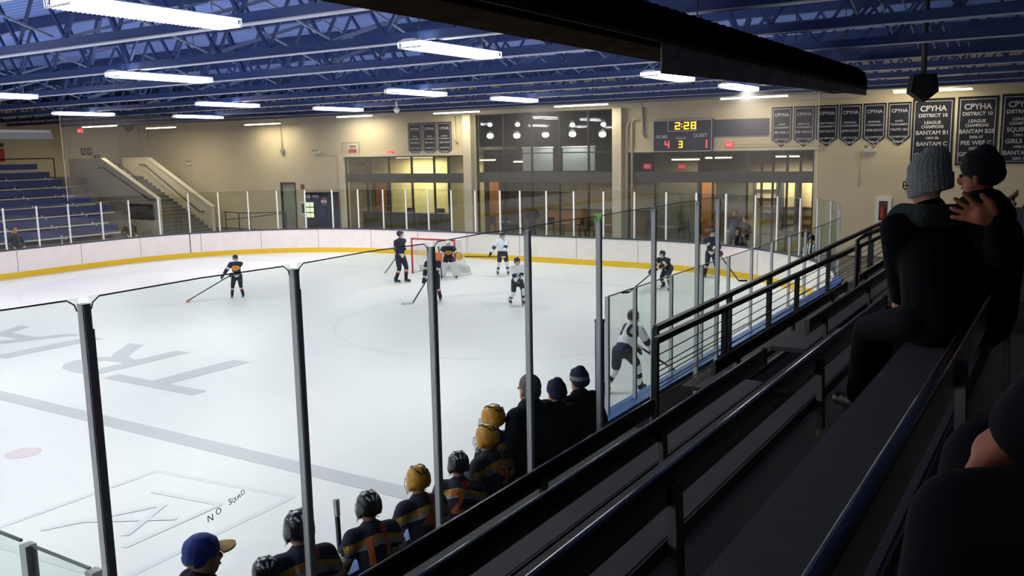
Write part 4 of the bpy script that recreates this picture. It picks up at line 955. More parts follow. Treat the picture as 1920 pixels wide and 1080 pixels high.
def body(J, r, voxel, mt, curl=.9, hands=True, spread=.25):
    S = J['S']; h = J['head']; hf, hl, hu = J['hf'], J['hl'], J['hu']; c = []; G = S * J.get('hs', 1)
    c += [(J['pelvis'], J['chest'], .075 * S, .08 * S), (J['chest'], J['sh'], .08 * S, .06 * S), (J['shlL'], J['shlR'], .035 * S, .035 * S), (J['sh'], h - hu * .03 * S, .034 * S, .032 * S)]
    for n in 'LR':
        c += [(J['hip' + n], J['knee' + n], .05 * S, .034 * S), (J['knee' + n], J['ank' + n], .034 * S, .022 * S), (J['ank' + n], J['toe' + n], .024 * S, .016 * S), (J['shl' + n], J['elb' + n], .03 * S, .023 * S), (J['elb' + n], J['wri' + n], .023 * S, .016 * S)]
        if hands: c += hand_caps(J, n, curl, spread)
        else: c += [(J['wri' + n], J['hand' + n], .02 * S, .018 * S)]
    rot = M((hf, hl, hu)).transposed().to_3x3()
    e = [(h + hu * .014 * G, (.054 * G, .044 * G, .06 * G), rot), (h + hf * .014 * G - hu * .032 * G, (.036 * G, .034 * G, .036 * G), rot), (h + hf * .054 * G - hu * .012 * G, (.012 * G, .008 * G, .015 * G), rot),
         (h + hl * .045 * G - hu * .01 * G, (.011 * G, .006 * G, .018 * G), rot), (h - hl * .045 * G - hu * .01 * G, (.011 * G, .006 * G, .018 * G), rot)]
    b = blob('body', c, e, voxel, [mt], r, smooth_it=2 if voxel > .01 else 1)
    for s_ in (1, -1):
        q = MB(); q.ell(h + hf * .049 * G + hl * (.019 * G * s_) + hu * .002 * G, (.0055 * G,) * 3); q.build('eye', mat('eye_dark', '1a1412', .2), r, smooth=True)
    q = MB(); q.ell(h + hf * .049 * G - hu * .034 * G, (.005 * G, .014 * G, .004 * G), rot); q.build('mouth', mat('lip', '8a4a40', .5), r, smooth=True)
    return b
def helmet(J, r, mt, cage=True, voxel=.014, face=None):
    S = J['S'] * J.get('hs', 1); h = J['head']; hf, hl, hu = J['hf'], J['hl'], J['hu']; rot = M((hf, hl, hu)).transposed().to_3x3()
    e = [(h + hu * .03 * S - hf * .010 * S, (.072 * S, .062 * S, .062 * S), rot), (h - hf * .024 * S + hu * .008 * S, (.054 * S, .060 * S, .040 * S), rot), (h + hl * .05 * S - hu * .006 * S, (.03 * S, .014 * S, .03 * S), rot), (h - hl * .05 * S - hu * .006 * S, (.03 * S, .014 * S, .03 * S), rot)]
    hm = blob('helmet', [], e, voxel, [mt], r, smooth_it=1)
    # vent slots on the shell, coloured as pale highlights on black helmets
    q = MB()
    for a, b in ((.25, .35), (.25, -.35), (-.25, .5), (-.25, -.5), (-.9, .4), (-.9, -.4), (-.9, 0)):
        dv = (hf * math.sin(a) + hl * math.sin(b) + hu * math.cos(a) * .9).normalized(); p = h + hu * .03 * S - hf * .01 * S + V((0, 0, 0)); p = p + hf * dv.dot(hf) * .071 * S + hl * dv.dot(hl) * .061 * S + hu * dv.dot(hu) * .061 * S
        tq = hf.cross(dv).normalized() if abs(hf.dot(dv)) < .98 else hl; f2 = dv.cross(tq).normalized(); q.bar(p - f2 * .014 * S, p + f2 * .014 * S, .009 * S, .006 * S, upv=dv)
    q.build('vent_slot', mat('vent_shine' if mt is hel_b else 'vent_dark', 'b9bfc8' if mt is hel_b else '3a2a10', .4), hm)
    if cage:
        q = MB()
        for k in range(5):
            y = (k - 2) * .022 * S; fx = .075 * S - abs(k - 2) * .008 * S
            q.tube([h + hl * y + hf * (fx - .012 * S) + hu * .03 * S, h + hl * y + hf * (fx + .006 * S) - hu * .01 * S, h + hl * y * .8 + hf * (fx - .004 * S) - hu * .055 * S], .0022 * S, 5)
        for z in (.015, -.02, -.05):
            q.tube([h + hl * .056 * S + hf * .02 * S + hu * z * S, h + hl * .04 * S + hf * .062 * S + hu * z * S, h + hf * .08 * S + hu * z * S, h - hl * .04 * S + hf * .062 * S + hu * z * S, h - hl * .056 * S + hf * .02 * S + hu * z * S], .0022 * S, 5)
        q.build('face_cage', alu_m, hm)
    return hm
def skate(J, r, nm, voxel=.015):
    S = J['S']; a = J['ank' + nm]; t = J['toe' + nm]; d = (t - a); d.z = 0; d.normalize()
    bt = blob('skate_boot', [(a + V((0, 0, .045 * S)), a - V((0, 0, .002)), .032 * S, .032 * S), (a - d * .01 * S - V((0, 0, .01 * S)), a + d * .1 * S - V((0, 0, .014 * S)), .03 * S, .022 * S)], [], voxel, [boot_m], r, smooth_it=1)
    zb = a.z - .033 * S; q = MB(); c = a + d * .045 * S; q.bar(V((c.x, c.y, 0)) - d * .08 * S + V((0, 0, zb - .028)), V((c.x, c.y, 0)) + d * .08 * S + V((0, 0, zb - .028)), .006, .03); 
    for k in (-.05, .05): q.bar(V((c.x, c.y, zb - .02)) + d * k * S, V((c.x, c.y, zb + .015)) + d * k * S, .014, .03)
    q.build('skate_blade', steel2, bt)
def decal(name, text, size, c, right, upv, target, mt, parent, off=.006, sx=1.0):
    """lettering laid onto a curved cloth by ray casting"""
    parent = target; me = text_mesh(text, size, 0, mt, bold=size * .03); bm = bmesh.new(); bm.from_mesh(me)
    for _ in range(2): bmesh.ops.subdivide_edges(bm, edges=[e for e in bm.edges if e.calc_length() > size * .12], cuts=1)
    bmesh.ops.triangulate(bm, faces=bm.faces)
    bvh = BVHTree.FromPolygons([v.co for v in target.data.vertices], [tuple(p.vertices) for p in target.data.polygons])
    right = V(right).normalized(); upv = V(upv).normalized(); nrm = right.cross(upv).normalized(); c = V(c)
    for v in bm.verts:
        p = c + right * v.co.x * sx + upv * (v.co.y - size * .35); hit = bvh.ray_cast(p + nrm * .5, -nrm)
        v.co = (hit[0] + nrm * off) if hit[0] is not None else p
    bm.to_mesh(me); bm.free(); return obj(name, me, parent)
def patch(name, pts, c, right, upv, target, mt, parent, off=.004):
    parent = target; bm = bmesh.new(); f = bm.faces.new([bm.verts.new((x, y, 0)) for x, y in pts]); bmesh.ops.triangulate(bm, faces=bm.faces)
    for _ in range(3): bmesh.ops.subdivide_edges(bm, edges=[e for e in bm.edges if e.calc_length() > .03], cuts=1); bmesh.ops.triangulate(bm, faces=bm.faces)
    bvh = BVHTree.FromPolygons([v.co for v in target.data.vertices], [tuple(p.vertices) for p in target.data.polygons])
    right = V(right).normalized(); upv = V(upv).normalized(); nrm = right.cross(upv).normalized(); c = V(c)
    for v in bm.verts:
        p = c + right * v.co.x + upv * v.co.y; hit = bvh.ray_cast(p + nrm * .5, -nrm); v.co = (hit[0] + nrm * off) if hit[0] is not None else p
    me = bpy.data.meshes.new(name); bm.to_mesh(me); bm.free(); me.materials.append(mt); return obj(name, me, parent)

def player(label, loc, rz, J, team, hel=None, cage=True, voxel=.02, name='hockey_player', white_legs=False, goalie=False, number=None, gold_chest=False, stripes=True):
    r = thing(name, label, 'person', loc, rz); S = J['S']; up_, left, fwd = J['up'], J['left'], J['fwd']
    body(J, r, min(voxel, .016), skin_m, hands=True)
    dark = team == 'navy'; base, m1, m2, m3 = (jn, cream2, gold, orange) if dark else (jw, navy2, jw, navy2)
    caps = [(J['pelvis'] + up_ * .0, J['chest'], .088 * S, .098 * S, 't0'), (J['chest'], J['sh'] - up_ * .01 * S, .098 * S, .078 * S, 't1'), (J['shlL'], J['shlR'], .052 * S, .052 * S, 'yoke'), (J['sh'] - up_ * .01 * S, J['neck'], .06 * S, .042 * S, 'neck')]
    for n in 'LR': caps += [(J['shl' + n], J['elb' + n], .052 * S, .044 * S, 'ua'), (J['elb' + n], J['elb' + n].lerp(J['wri' + n], .85), .044 * S, .036 * S, 'fa')]
    def cf(tg, t, c):
        if dark:
            if tg == 't0': return 1 if t < .12 else (2 if t < .2 else 0)
            if tg == 'ua': return 1 if .55 < t < .72 else (2 if .72 <= t < .84 else 0)
            if tg == 'yoke': return 0
            if tg == 't1': return 0 if not stripes else (1 if .28 < t < .42 else (2 if .42 <= t < .58 else 0))
            if tg == 'fa': return 1 if t > .75 else 0
            if tg == 'neck': return 0
        else:
            if tg == 't0': return 1 if t < .28 else 0
            if tg == 'ua': return 1 if t > .78 else 0
            if tg == 'fa': return 1 if t < .35 else 0
            if tg == 'yoke': return 0
            if tg == 'neck': return 1 if t > .5 else 0
        return 0
    jer = blob('jersey', caps, [], voxel, [base, m1, m2, m3], r, cf)
    caps = [(J['pelvis'] + up_ * .02 * S, J['pelvis'] - up_ * .01 * S, .08 * S, .082 * S)]
    for n in 'LR': caps.append((J['hip' + n], J['hip' + n].lerp(J['knee' + n], .82), .066 * S, .052 * S))
    blob('pants', caps, [], voxel, [pants_n if dark else mat('pants_green_black', '252d30', .7)], r)
    for n in 'LR':
        ws = not dark
        def cs(tg, t, c): 
            if dark: return 1 if .18 < t < .3 else (2 if .3 <= t < .42 else 0)
            return 1 if .45 < t < .68 else 0
        a = J['knee' + n]; b = J['ank' + n]
        blob('sock', [(a, b + (a - b) * .12, .044 * S, .032 * S, 's')], [], voxel * .8, [jn, cream2, orange] if dark else [jw, navy2], r, cs, 1)
        skate(J, r, n)
        w = J['wri' + n]; d = (w - J['elb' + n]).normalized()
        S2 = S * 1.0; g = [(w - d * .03 * S, w + d * .02 * S, .033 * S, .034 * S)]
        sd = d.cross(V((0, 0, 1))).normalized()
        for k in range(4):
            o = sd * (k - 1.5) * .016 * S; p0 = w + d * .02 * S + o; p1 = p0 + d * .03 * S; g += [(p0, p1, .012 * S, .011 * S), (p1, p1 + V((0, 0, -.028 * S)), .011 * S, .010 * S)]
        g.append((w + d * .005 * S - sd * .03 * S, w + d * .035 * S - sd * .035 * S + V((0, 0, -.015 * S)), .013 * S, .011 * S))
        blob('glove', g, [], .012, [gl_m if not (dark and gold_chest == 2) else gl_m], r, smooth_it=1)
    helmet(J, r, hel or (hel_b if dark else hel_b), cage)
    if gold_chest:
        c = J['chest'] + up_ * .01 * S; patch('chest_emblem', [(.10 * S * math.cos(t * PI / 8), .045 * S * math.sin(t * PI / 8)) for t in range(16)], c, -left if False else left * 1.0, up_, jer, gold, r) if False else None
        q = patch('chest_emblem', [(.085 * S * math.cos(t * PI / 8), .05 * S * math.sin(t * PI / 8)) for t in range(16)], c, left, up_, jer, gold, r)
        patch('chest_emblem_centre', [(.05 * S * math.cos(t * PI / 8), .026 * S * math.sin(t * PI / 8)) for t in range(16)], c, left, up_, jer, orange, r, .008)
    r['x'] = 0; del r['x']
    return r, jer
def l2w(loc, rz, p): return V(loc) + M.Rotation(rz, 3, 'Z') @ V(p)
def stick(label, top, grip, heel, toe, tape=dark_m, curve=True):
    """shaft from top of the shaft through the hands to the heel, blade to the toe"""
    top = V(top); heel = V(heel); toe = V(toe)
    r = thing('hockey_stick', label, 'hockey stick', heel)
    q = MB(); q.bar(top - heel, V((0, 0, 0)), .022, .032); q.build('shaft', stick_m, r)
    q = MB(); d = (toe - heel); q.bar(V((0, 0, 0)), d * .55, .02, .06); q.bar(d * .5, d, .02, .055); q.build('blade', tape, r)
    q = MB(); u = (top - heel).normalized(); q.bar(top - heel - u * .12, top - heel + u * .01, .03, .038); q.build('grip_tape', tape_w if tape is dark_m else dark_m, r)
    return r
def aim(p, q): return math.atan2(q[1] - p[1], q[0] - p[0])
cam2 = (CAM.x, CAM.y)

# --- skaters
def skater(label, loc, H, face, team, stick_label, sk, heel, toe, tape=dark_m, topk=None, **kw):
    """heel/toe of the stick in world coordinates; both hands are put on the shaft"""
    rz = aim(loc, cam2) + math.radians(face); inv = M.Rotation(-rz, 3, 'Z')
    lower, upper = kw.pop('hands', (.42, .86)); top = kw.pop('top', None); S = H; sh = V((math.sin(math.radians(sk.get('lean', 6))) * .275 * S, 0, sk.get('hipz', .52) * S + math.cos(math.radians(sk.get('lean', 6))) * .275 * S))
    if top is None: top = l2w(loc, rz, sh + V(topk or (.16 * S, .06 * S, -.18 * S)))
    else: top = V(top)
    heel = V(heel)
    hl = heel.lerp(top, lower); hu_ = heel.lerp(top, upper)
    A = inv @ (hl - V(loc)) - sh; B = inv @ (hu_ - V(loc)) - sh
    if kw.pop('swap', False): A, B = B, A
    mx = .30 * S
    L_, R_ = (A, B) if A.y > B.y else (B, A)
    sk = dict(sk); sk['hl'] = tuple(L_ / S); sk['hr'] = tuple(R_ / S)
    J = skel(H, **sk); r, jer = player(label, loc, rz, J, team, **kw)
    if stick_label: stick(stick_label, top, None, heel, toe, tape)
    return r, jer, J, rz
skater('hockey player in navy standing alone near the left of the ice, gold stripe on chest', (-16.24, 17.67, .012), 1.33, -8, 'navy', 'black hockey stick with a red-taped blade held by the lone skater at the left', dict(lean=12, hipz=.5, fl=(.02, .11), fr=(.0, -.13), hp=12),
       (-17.1, 16.6, .03), (-16.9, 16.35, .03), tape=mat('tape_red', 'd8604a', .6), topk=(.17, -.0, -.24), hands=(.62, .9), gold_chest=True)
skater('hockey player in navy standing left of the goal, turned to the side', (-13.71, 22.16, .012), 1.68, 48, 'navy', 'hockey stick held low by the navy player left of the goal', dict(lean=3, hipz=.53, fl=(.05, .09), fr=(-.06, -.08), hy=10),
       (-15.6, 23.6, .03), (-15.95, 23.95, .06), tape=tape_w, topk=(.2, 0, -.14), hands=(.6, .9))
skater('hockey player in navy skating, mostly hidden behind a tall grey glass post', (-10.62, 19.88, .012), 1.52, -5, 'navy', 'pale hockey stick on the ice beside the hidden navy skater', dict(lean=22, hipz=.46, fl=(.08, .12), fr=(-.1, -.1), hp=10),
       (-10.75, 19.05, .03), (-11.0, 18.85, .03), tape=tape_w, topk=(.15, 0, -.2), hands=(.5, .9))
skater('hockey player in white standing right of the goal, stick held level', (-11.69, 25.12, .012), 1.46, 5, 'white', 'black hockey stick held out level by the white player near the boards', dict(lean=8, hipz=.51, fl=(.02, .12), fr=(-.02, -.12)),
       (-12.98, 24.6, .62), (-13.2, 24.5, .74), top=(-11.35, 24.75, .66), hands=(.62, .95))
skater('smaller hockey player in white right of the hidden skater, knees bent', (-8.16, 20.4, .012), 1.4, 15, 'white', 'white-bladed hockey stick at the feet of the small white player', dict(lean=18, hipz=.47, side=-4, fl=(.1, .1), fr=(-.12, -.12), hp=8),
       (-7.75, 20.0, .03), (-8.05, 19.85, .03), tape=tape_w, topk=(.2, .0, -.2), hands=(.5, .85))
skater('hockey player in navy bending far forward, right of centre by the lower glass', (-5.49, 24.59, .012), 1.45, -28, 'navy', 'hockey stick pointing down left of the bent navy player', dict(lean=48, hipz=.44, fl=(.18, .16), fr=(-.12, -.16), hp=-5),
       (-6.2, 23.4, .03), (-6.35, 23.2, .03), topk=(.22, 0, -.18), hands=(.5, .85), gold_chest=True)
skater('tall hockey player in navy upright against the far boards at the right', (-5.2, 27.45, .012), 1.55, 8, 'navy', 'black hockey stick stretched to the right by the player at the far boards', dict(lean=6, hipz=.52, fl=(.02, .12), fr=(0, -.12), hy=15),
       (-4.1, 26.9, .03), (-3.85, 27.0, .03), topk=(.18, .05, -.22), hands=(.62, .92))
# goalie
rz = aim((-13.51, 24.2), cam2); J = skel(1.52, hipz=.43, lean=30, fl=(.12, .16), fr=(.12, -.16), hl=(.2, .22, -.16), hr=(.2, -.2, -.18), hp=5, eh=(-.4, 0, -.8))
r, jer = player('goaltender in navy and gold with white mask and leg pads in the goal mouth', (-12.95, 23.75, .012), rz, J, 'navy', hel=hel_w, gold_chest=True)
S = J['S']
for n in 'LR':
    a, b = J['knee' + n] + J['fwd'] * .06, J['ank' + n] + V((.07, 0, 0)); q = MB(); q.bar(a + V((.02, 0, .16)), b - V((0, 0, .02)), .24, .09, upv=(1, 0, 0)); o = q.build('leg_pad', mat('pad_white', 'cfd0d2', .6), r); bv = o.modifiers.new('b', 'BEVEL'); bv.width = .03; bv.segments = 3
w = J['wriR']; q = MB(); q.box((w.x + .05, w.y - .14, w.z - .16), (w.x + .11, w.y + .1, w.z + .16)); o = q.build('blocker_pad', mat('pad_orange', 'cf6a3c', .6), r); bv = o.modifiers.new('b', 'BEVEL'); bv.width = .025; bv.segments = 3
w = J['wriL']; q = MB(); q.ell((w.x + .06, w.y + .02, w.z), (.07, .12, .14)); q.build('catching_glove', mat('pad_gold', 'c79a3c', .6), r, smooth=True)
hw = l2w((-12.95, 23.75, .012), rz, J['wriR']); stick('goaltender stick with a wide pale blade held in front of the leg pads', hw + V((.02, -.05, .35)), None, (-12.75, 23.1, .05), (-12.45, 22.95, .06), tape_w)

# number 10
loc = (-1.72, 13.5, .012); rzn = math.radians(86)
J = skel(1.62, hipz=.47, lean=40, fl=(-.10, .17), fr=(.20, -.10), hl=(.18, -.02, -.30), hr=(.22, -.14, -.27), hp=20, hy=-12, twist=6)
r, jer = player('white-jerseyed player number 10 leaning forward beside the near boards', loc, rzn, J, 'white')
cb = J['chest'] + J['up'] * .05
decal('jersey_number', '10', .36, cb, -J['left'], J['up'], jer, mat('number_black', '1c2026', .7), r) if False else decal('jersey_number', '10', .36, cb, -J['left'], J['up'], jer, mat('number_black', '1c2026', .7), r)
h1 = l2w(loc, rzn, J['handL']); h2 = l2w(loc, rzn, J['handR']); heel = V((-1.15, 14.95, .03)); dd = ((h1 + h2) / 2 - heel).normalized()
stick('black hockey stick reaching to the near boards from player number 10', (h1 + h2) / 2 + dd * .25, None, heel, heel + V((.25, .1, .0)))

# referee
loc = (-1.75, 26.2, .012); rz = aim(loc, cam2) - .6
J = skel(1.62, hipz=.52, lean=2, fl=(.0, .09), fr=(0, -.09), hl=(.05, .14, -.28), hr=(.05, -.14, -.28), hy=30)
r = thing('referee', 'referee in a black and white striped shirt behind the lower glass at the right', 'person', loc, rz); body(J, r, .016, skin_m)
S = J['S']; caps = [(J['pelvis'], J['chest'], .08 * S, .085 * S), (J['chest'], J['sh'], .085 * S, .062 * S), (J['shlL'], J['shlR'], .042 * S, .042 * S)]
for n in 'LR': caps += [(J['shl' + n], J['elb' + n], .042 * S, .034 * S), (J['elb' + n], J['elb' + n].lerp(J['wri' + n], .8), .034 * S, .028 * S)]
blob('striped_shirt', caps, [], .012, [white_m, dark_m], r, lambda tg, t, c: int(math.floor(c.y / .045)) % 2)
caps = [(J['pelvis'] + V((0, 0, .02)), J['pelvis'], .075 * S, .075 * S)]
for n in 'LR': caps += [(J['hip' + n], J['knee' + n], .056 * S, .044 * S), (J['knee' + n], J['ank' + n], .044 * S, .036 * S)]
blob('trousers', caps, [], .02, [mat('ref_black', '17181b', .8)], r); helmet(J, r, hel_b, False); skate(J, r, 'L'); skate(J, r, 'R')

# ------------------------------------------------------------------ people on the bench (seen from behind)
def bench_place(x, y, top, fz, rz, crown, hs, **k):
    U = skel(1.0, **k); H = (top - fz) / (U['head'].z + crown * hs); J = skel(H, **k); J['hs'] = hs
    hd = M.Rotation(rz, 3, 'Z') @ J['head']; return J, (x - hd.x, y - hd.y, fz)
def bench_player(label, x, y, top, face, hm, num=None, numc=orange, lean=14, fz=.3, hp=10, hy=0):
    rz = math.radians(180 + face); J, loc = bench_place(x, y, top, fz + .012, rz, .092, 1.13, hipz=.51, lean=lean, fl=(0, .1), fr=(0, -.1), hl=(.15, .13, -.19), hr=(.15, -.13, -.19), hp=hp, hy=hy)
    r, jer = player(label, loc, rz, J, 'navy', hel=hm, voxel=.014, stripes=False); S = J['S']
    # shoulder band across the back, patch and number
    b0 = J['sh'] - J['up'] * .03 * S; R_, U_ = -J['left'], J['up']
    patch('shoulder_band', [(-.17 * S, -.055 * S), (0, -.015 * S), (.17 * S, -.055 * S), (.17 * S, -.022 * S), (0, .018 * S), (-.17 * S, -.022 * S)], b0 + U_ * .012, R_, U_, jer, gold, r, .006)
    patch('shoulder_band', [(-.17 * S, -.078 * S), (0, -.038 * S), (.17 * S, -.078 * S), (.17 * S, -.055 * S), (0, -.015 * S), (-.17 * S, -.055 * S)], b0 + U_ * .012, R_, U_, jer, mat('band_grey', '9a9a9c', .7), r, .006)
    patch('round_patch', [(.024 * S * math.cos(t * PI / 6), .024 * S * math.sin(t * PI / 6)) for t in range(12)], b0 + U_ * .042 * S + R_ * .045 * S, R_, (U_ * .4 - J['fwd'] * 0 + U_ * .6), jer, redpatch, r, .008)
    if num: decal('jersey_number', num, .19 * S, J['chest'] + U_ * .0 * S, R_, U_, jer, numc, r, .008)
    return r, J
BX = .47
bench_player('bench player in a black helmet cut by the lower edge of the picture', .35, 3.71, 1.61, -30, hel_b)
bench_player('bench player in a black helmet with orange number 7 behind the glass post', .35, 4.02, 1.82, -25, hel_b, '7')
bench_player('bench player in a shiny black helmet with number 11, stick upright at his left', .35, 4.72, 1.71, -25, hel_b, '11')
bench_player('bench player in a yellow helmet with orange number 4', .35, 5.31, 1.72, -22, hel_y, '4')
bench_player('bench player in a black helmet turned sideways with a white face cage', .35, 5.86, 1.67, -60, hel_b, '2', hy=20)
bench_player('bench player in a yellow helmet leaning at the boards', .35, 6.30, 1.79, -10, hel_y, '9')
bench_player('short bench player whose yellow helmet shows above the big coach shoulder', .20, 6.62, 1.86, -5, hel_y)
def dressed(name, label, loc, rz, J, coat, trousers, voxel=.016, curl=.9, skin=skin_m, spread=.25, hood=False, bodyvox=None, bulk=1.0):
    r = thing(name, label, 'person', loc, rz); body(J, r, bodyvox or voxel, skin, curl=curl, spread=spread); S = J['S'] ; B = bulk
    caps = [(J['pelvis'] - J['up'] * .02 * S, J['chest'], .088 * S * B, .094 * S * B), (J['chest'], J['sh'], .094 * S * B, .066 * S * B), (J['shlL'], J['shlR'], .046 * S * B, .046 * S * B), (J['sh'], J['neck'] + J['hu'] * .012 * S, .058 * S, .046 * S)]
    for n in 'LR': caps += [(J['shl' + n], J['elb' + n], .045 * S * B, .037 * S * B), (J['elb' + n], J['elb' + n].lerp(J['wri' + n], .97), .037 * S * B, .028 * S * B)]
    jk = blob('coat', caps, [], voxel, [coat], r)
    caps = [(J['pelvis'], J['pelvis'] + V((0, 0, .02)), .08 * S, .08 * S)]
    for n in 'LR': caps += [(J['hip' + n], J['knee' + n], .058 * S, .044 * S), (J['knee' + n], J['ank' + n].lerp(J['knee' + n], .08), .044 * S, .033 * S)]
    blob('trousers', caps, [], voxel, [trousers], r)
    for n in 'LR':
        a, t = J['ank' + n], J['toe' + n]; blob('shoe', [(a - V((0, 0, .01 * S)), t, .028 * S, .022 * S), (a - V((0, 0, .014 * S)), a + V((0, 0, .0)), .028 * S, .026 * S)], [], voxel * .8, [boot_m], r, smooth_it=1)
    return r, jk
def hat(J, r, mt, kind='beanie', voxel=.01, mt2=None, nm='beanie'):
    S = J['S'] * J.get('hs', 1); h = J['head']; hf, hl, hu = J['hf'], J['hl'], J['hu']; rot = M((hf, hl, hu)).transposed().to_3x3()
    if kind == 'beanie':
        o = blob(nm, [(h + hu * .04 * S, h + hu * .058 * S - hf * .012 * S, .05 * S, .034 * S)], [(h + hu * .026 * S - hf * .005 * S, (.062 * S, .054 * S, .052 * S), rot), (h + hu * .004 * S - hf * .016 * S, (.054 * S, .055 * S, .04 * S), rot)], voxel, [mt, mt2 or mt], r,
                 None if not mt2 else (lambda tg, t, c: 1 if .012 * S < (c - h).dot(hu) < .034 * S else 0), 1)
    elif kind == 'cap':
        o = blob(nm, [], [(h + hu * .03 * S - hf * .004 * S, (.06 * S, .053 * S, .047 * S), rot), (h + hu * .005 * S - hf * .018 * S, (.048 * S, .052 * S, .034 * S), rot)], voxel, [mt, mt2 or mt], r, (lambda tg, t, c: 1 if (c - h).dot(hf) < -.04 * S and -.018 * S < (c - h).dot(hu) < -.002 * S else 0) if mt2 else None, 1)
        q = MB(); P = [h + hu * .022 * S + hf * .045 * S + hl * .04 * S]; vs = []
        for k in range(9):
            a = PI * k / 8; vs.append(h + hu * (.018 * S - .006 * S * abs(math.cos(a))) + hf * (.05 * S + .055 * S * math.sin(a)) + hl * (.045 * S * math.cos(a)))
        q.prism(vs, hu * .006 * S); q.build('cap_brim', gold, o)
    else:
        o = blob(nm, [], [(h + hu * .022 * S - hf * .008 * S, (.058 * S, .049 * S, .054 * S), rot), (h - hf * .02 * S - hu * .008 * S, (.042 * S, .046 * S, .04 * S), rot)], voxel, [mt], r, None, 1)
    return o
def adult(label, x, y, top, face, coat, kind, hm, mt2=None, fz=.3, **kw):
    rz = math.radians(180 + face); J, loc = bench_place(x, y, top, fz, rz, {'hair': .077, 'cap': .078, 'beanie': .09}[kind], 1.15, hipz=.52, lean=kw.pop('lean', 4), fl=(0, .09), fr=(0, -.09), hl=(.1, .12, -.24), hr=(.1, -.12, -.24), hy=kw.pop('hy', 0), hp=kw.pop('hp', 0))
    r, jk = dressed('coach', label, loc, rz, J, coat, mat('trousers_dark', '15161a', .8), bulk=kw.pop('bulk', 1.05)); hat(J, r, hm, kind, mt2=mt2, nm={'beanie': 'beanie', 'cap': 'cap', 'hair': 'hair'}[kind]); return r, J
adult('coach in a dark coat and blue cap with yellow brim near the lower edge', .38, 3.22, 1.97, -110, coatn_m, 'cap', mat('cap_royal', '2a3f9a', .7), mt2=gold)
adult('big grey-haired coach in a dark navy coat behind the glass post', .40, 6.95, 2.11, -15, coatn_m, 'hair', hairg_m, bulk=1.25)
adult('coach in a plain navy knit hat between two taller coaches', .35, 7.55, 1.93, -20, coat_m, 'beanie', mat('hat_navy', '1b2340', .9))
adult('coach in a navy knit hat with a pale stripe beside the blue padded post', .38, 7.98, 1.96, -20, coat_m, 'beanie', mat('hat_navy', '1b2340', .9), mt2=mat('hat_stripe', '8e9092', .9), bulk=1.15)
# sticks held on the bench, blue board behind
stick('grey hockey stick standing upright left of bench player number 11', (.12, 4.62, 1.62), None, (.12, 4.66, .38), (.12, 4.9, .36))

# ------------------------------------------------------------------ spectators on the near benches
def seated(name, label, loc, rz, H, seatz, footz, coat, hl, hr, lean=6, hy=0, hp=0, fl=(.30, .1), fr=(.30, -.1), curl=.6, skin=skin_m, bodyvox=.012, spread=.3, footdir=0, twist=0, bulk=1.1, side=0, eh=(-.6, 0, -.6), extra=None):
    """hips on the seat: loc is the point on the seat, footz the height of the floor below it"""
    drop = (seatz - footz) / H
    J = skel(H, hipz=.075, lean=lean, fl=(fl[0], fl[1], -drop + .045), fr=(fr[0], fr[1], -drop + .045), hl=hl, hr=hr, hy=hy, hp=hp, kneehint=(.3, 0, 1), footdir=footdir, twist=twist, side=side, eh=eh)
    if extra: J.update(extra)
    r, jk = dressed(name, label, loc, rz, J, coat, mat('jeans_black', '0d0e12', .9, spec=.1), voxel=.014, curl=curl, skin=skin, bodyvox=bodyvox, spread=spread, bulk=bulk); return r, J, jk
scarf_m = mat('scarf_green', '1c2a26', .95, noise=.3, scale=60, bump=.6)
def knitmat(name, c):
    return mat(name, c, .95, noise=.2, scale=90, bump=.5)
    m = mat(name, c, .95); nt = m.node_tree; b = nt.nodes['Principled BSDF']; tc = nt.nodes.new('ShaderNodeTexCoord'); w_ = nt.nodes.new('ShaderNodeTexWave'); w_.wave_type = 'BANDS'; w_.bands_direction = 'DIAGONAL'; w_.inputs['Scale'].default_value = 38; w_.inputs['Distortion'].default_value = 1.5
    nt.links.new(tc.outputs['Object'], w_.inputs['Vector']); bp = nt.nodes.new('ShaderNodeBump'); bp.inputs['Strength'].default_value = .9; bp.inputs['Distance'].default_value = .008; nt.links.new(w_.outputs['Fac'], bp.inputs['Height']); nt.links.new(bp.outputs[0], b.inputs['Normal'])
    return m
xD, zD = bx[3]; seatD = zD - .26; footD = zD - .69
r, J, jk = seated('spectator', 'spectator in a grey ribbed knit hat and glasses on the wide plank', (4.165, 4.16, seatD), math.radians(128), 1.49, seatD, footD, coat_m, (.17, -.01, -.25), (.17, -.06, -.25), lean=9, hy=42, hp=6, bulk=.98, fl=(.27, .09), fr=(.25, -.1))
S = J['S']; h = J['head']; hf, hl, hu = J['hf'], J['hl'], J['hu']; rot = M((hf, hl, hu)).transposed().to_3x3()
knit = knitmat('knit_grey', '7d8180')
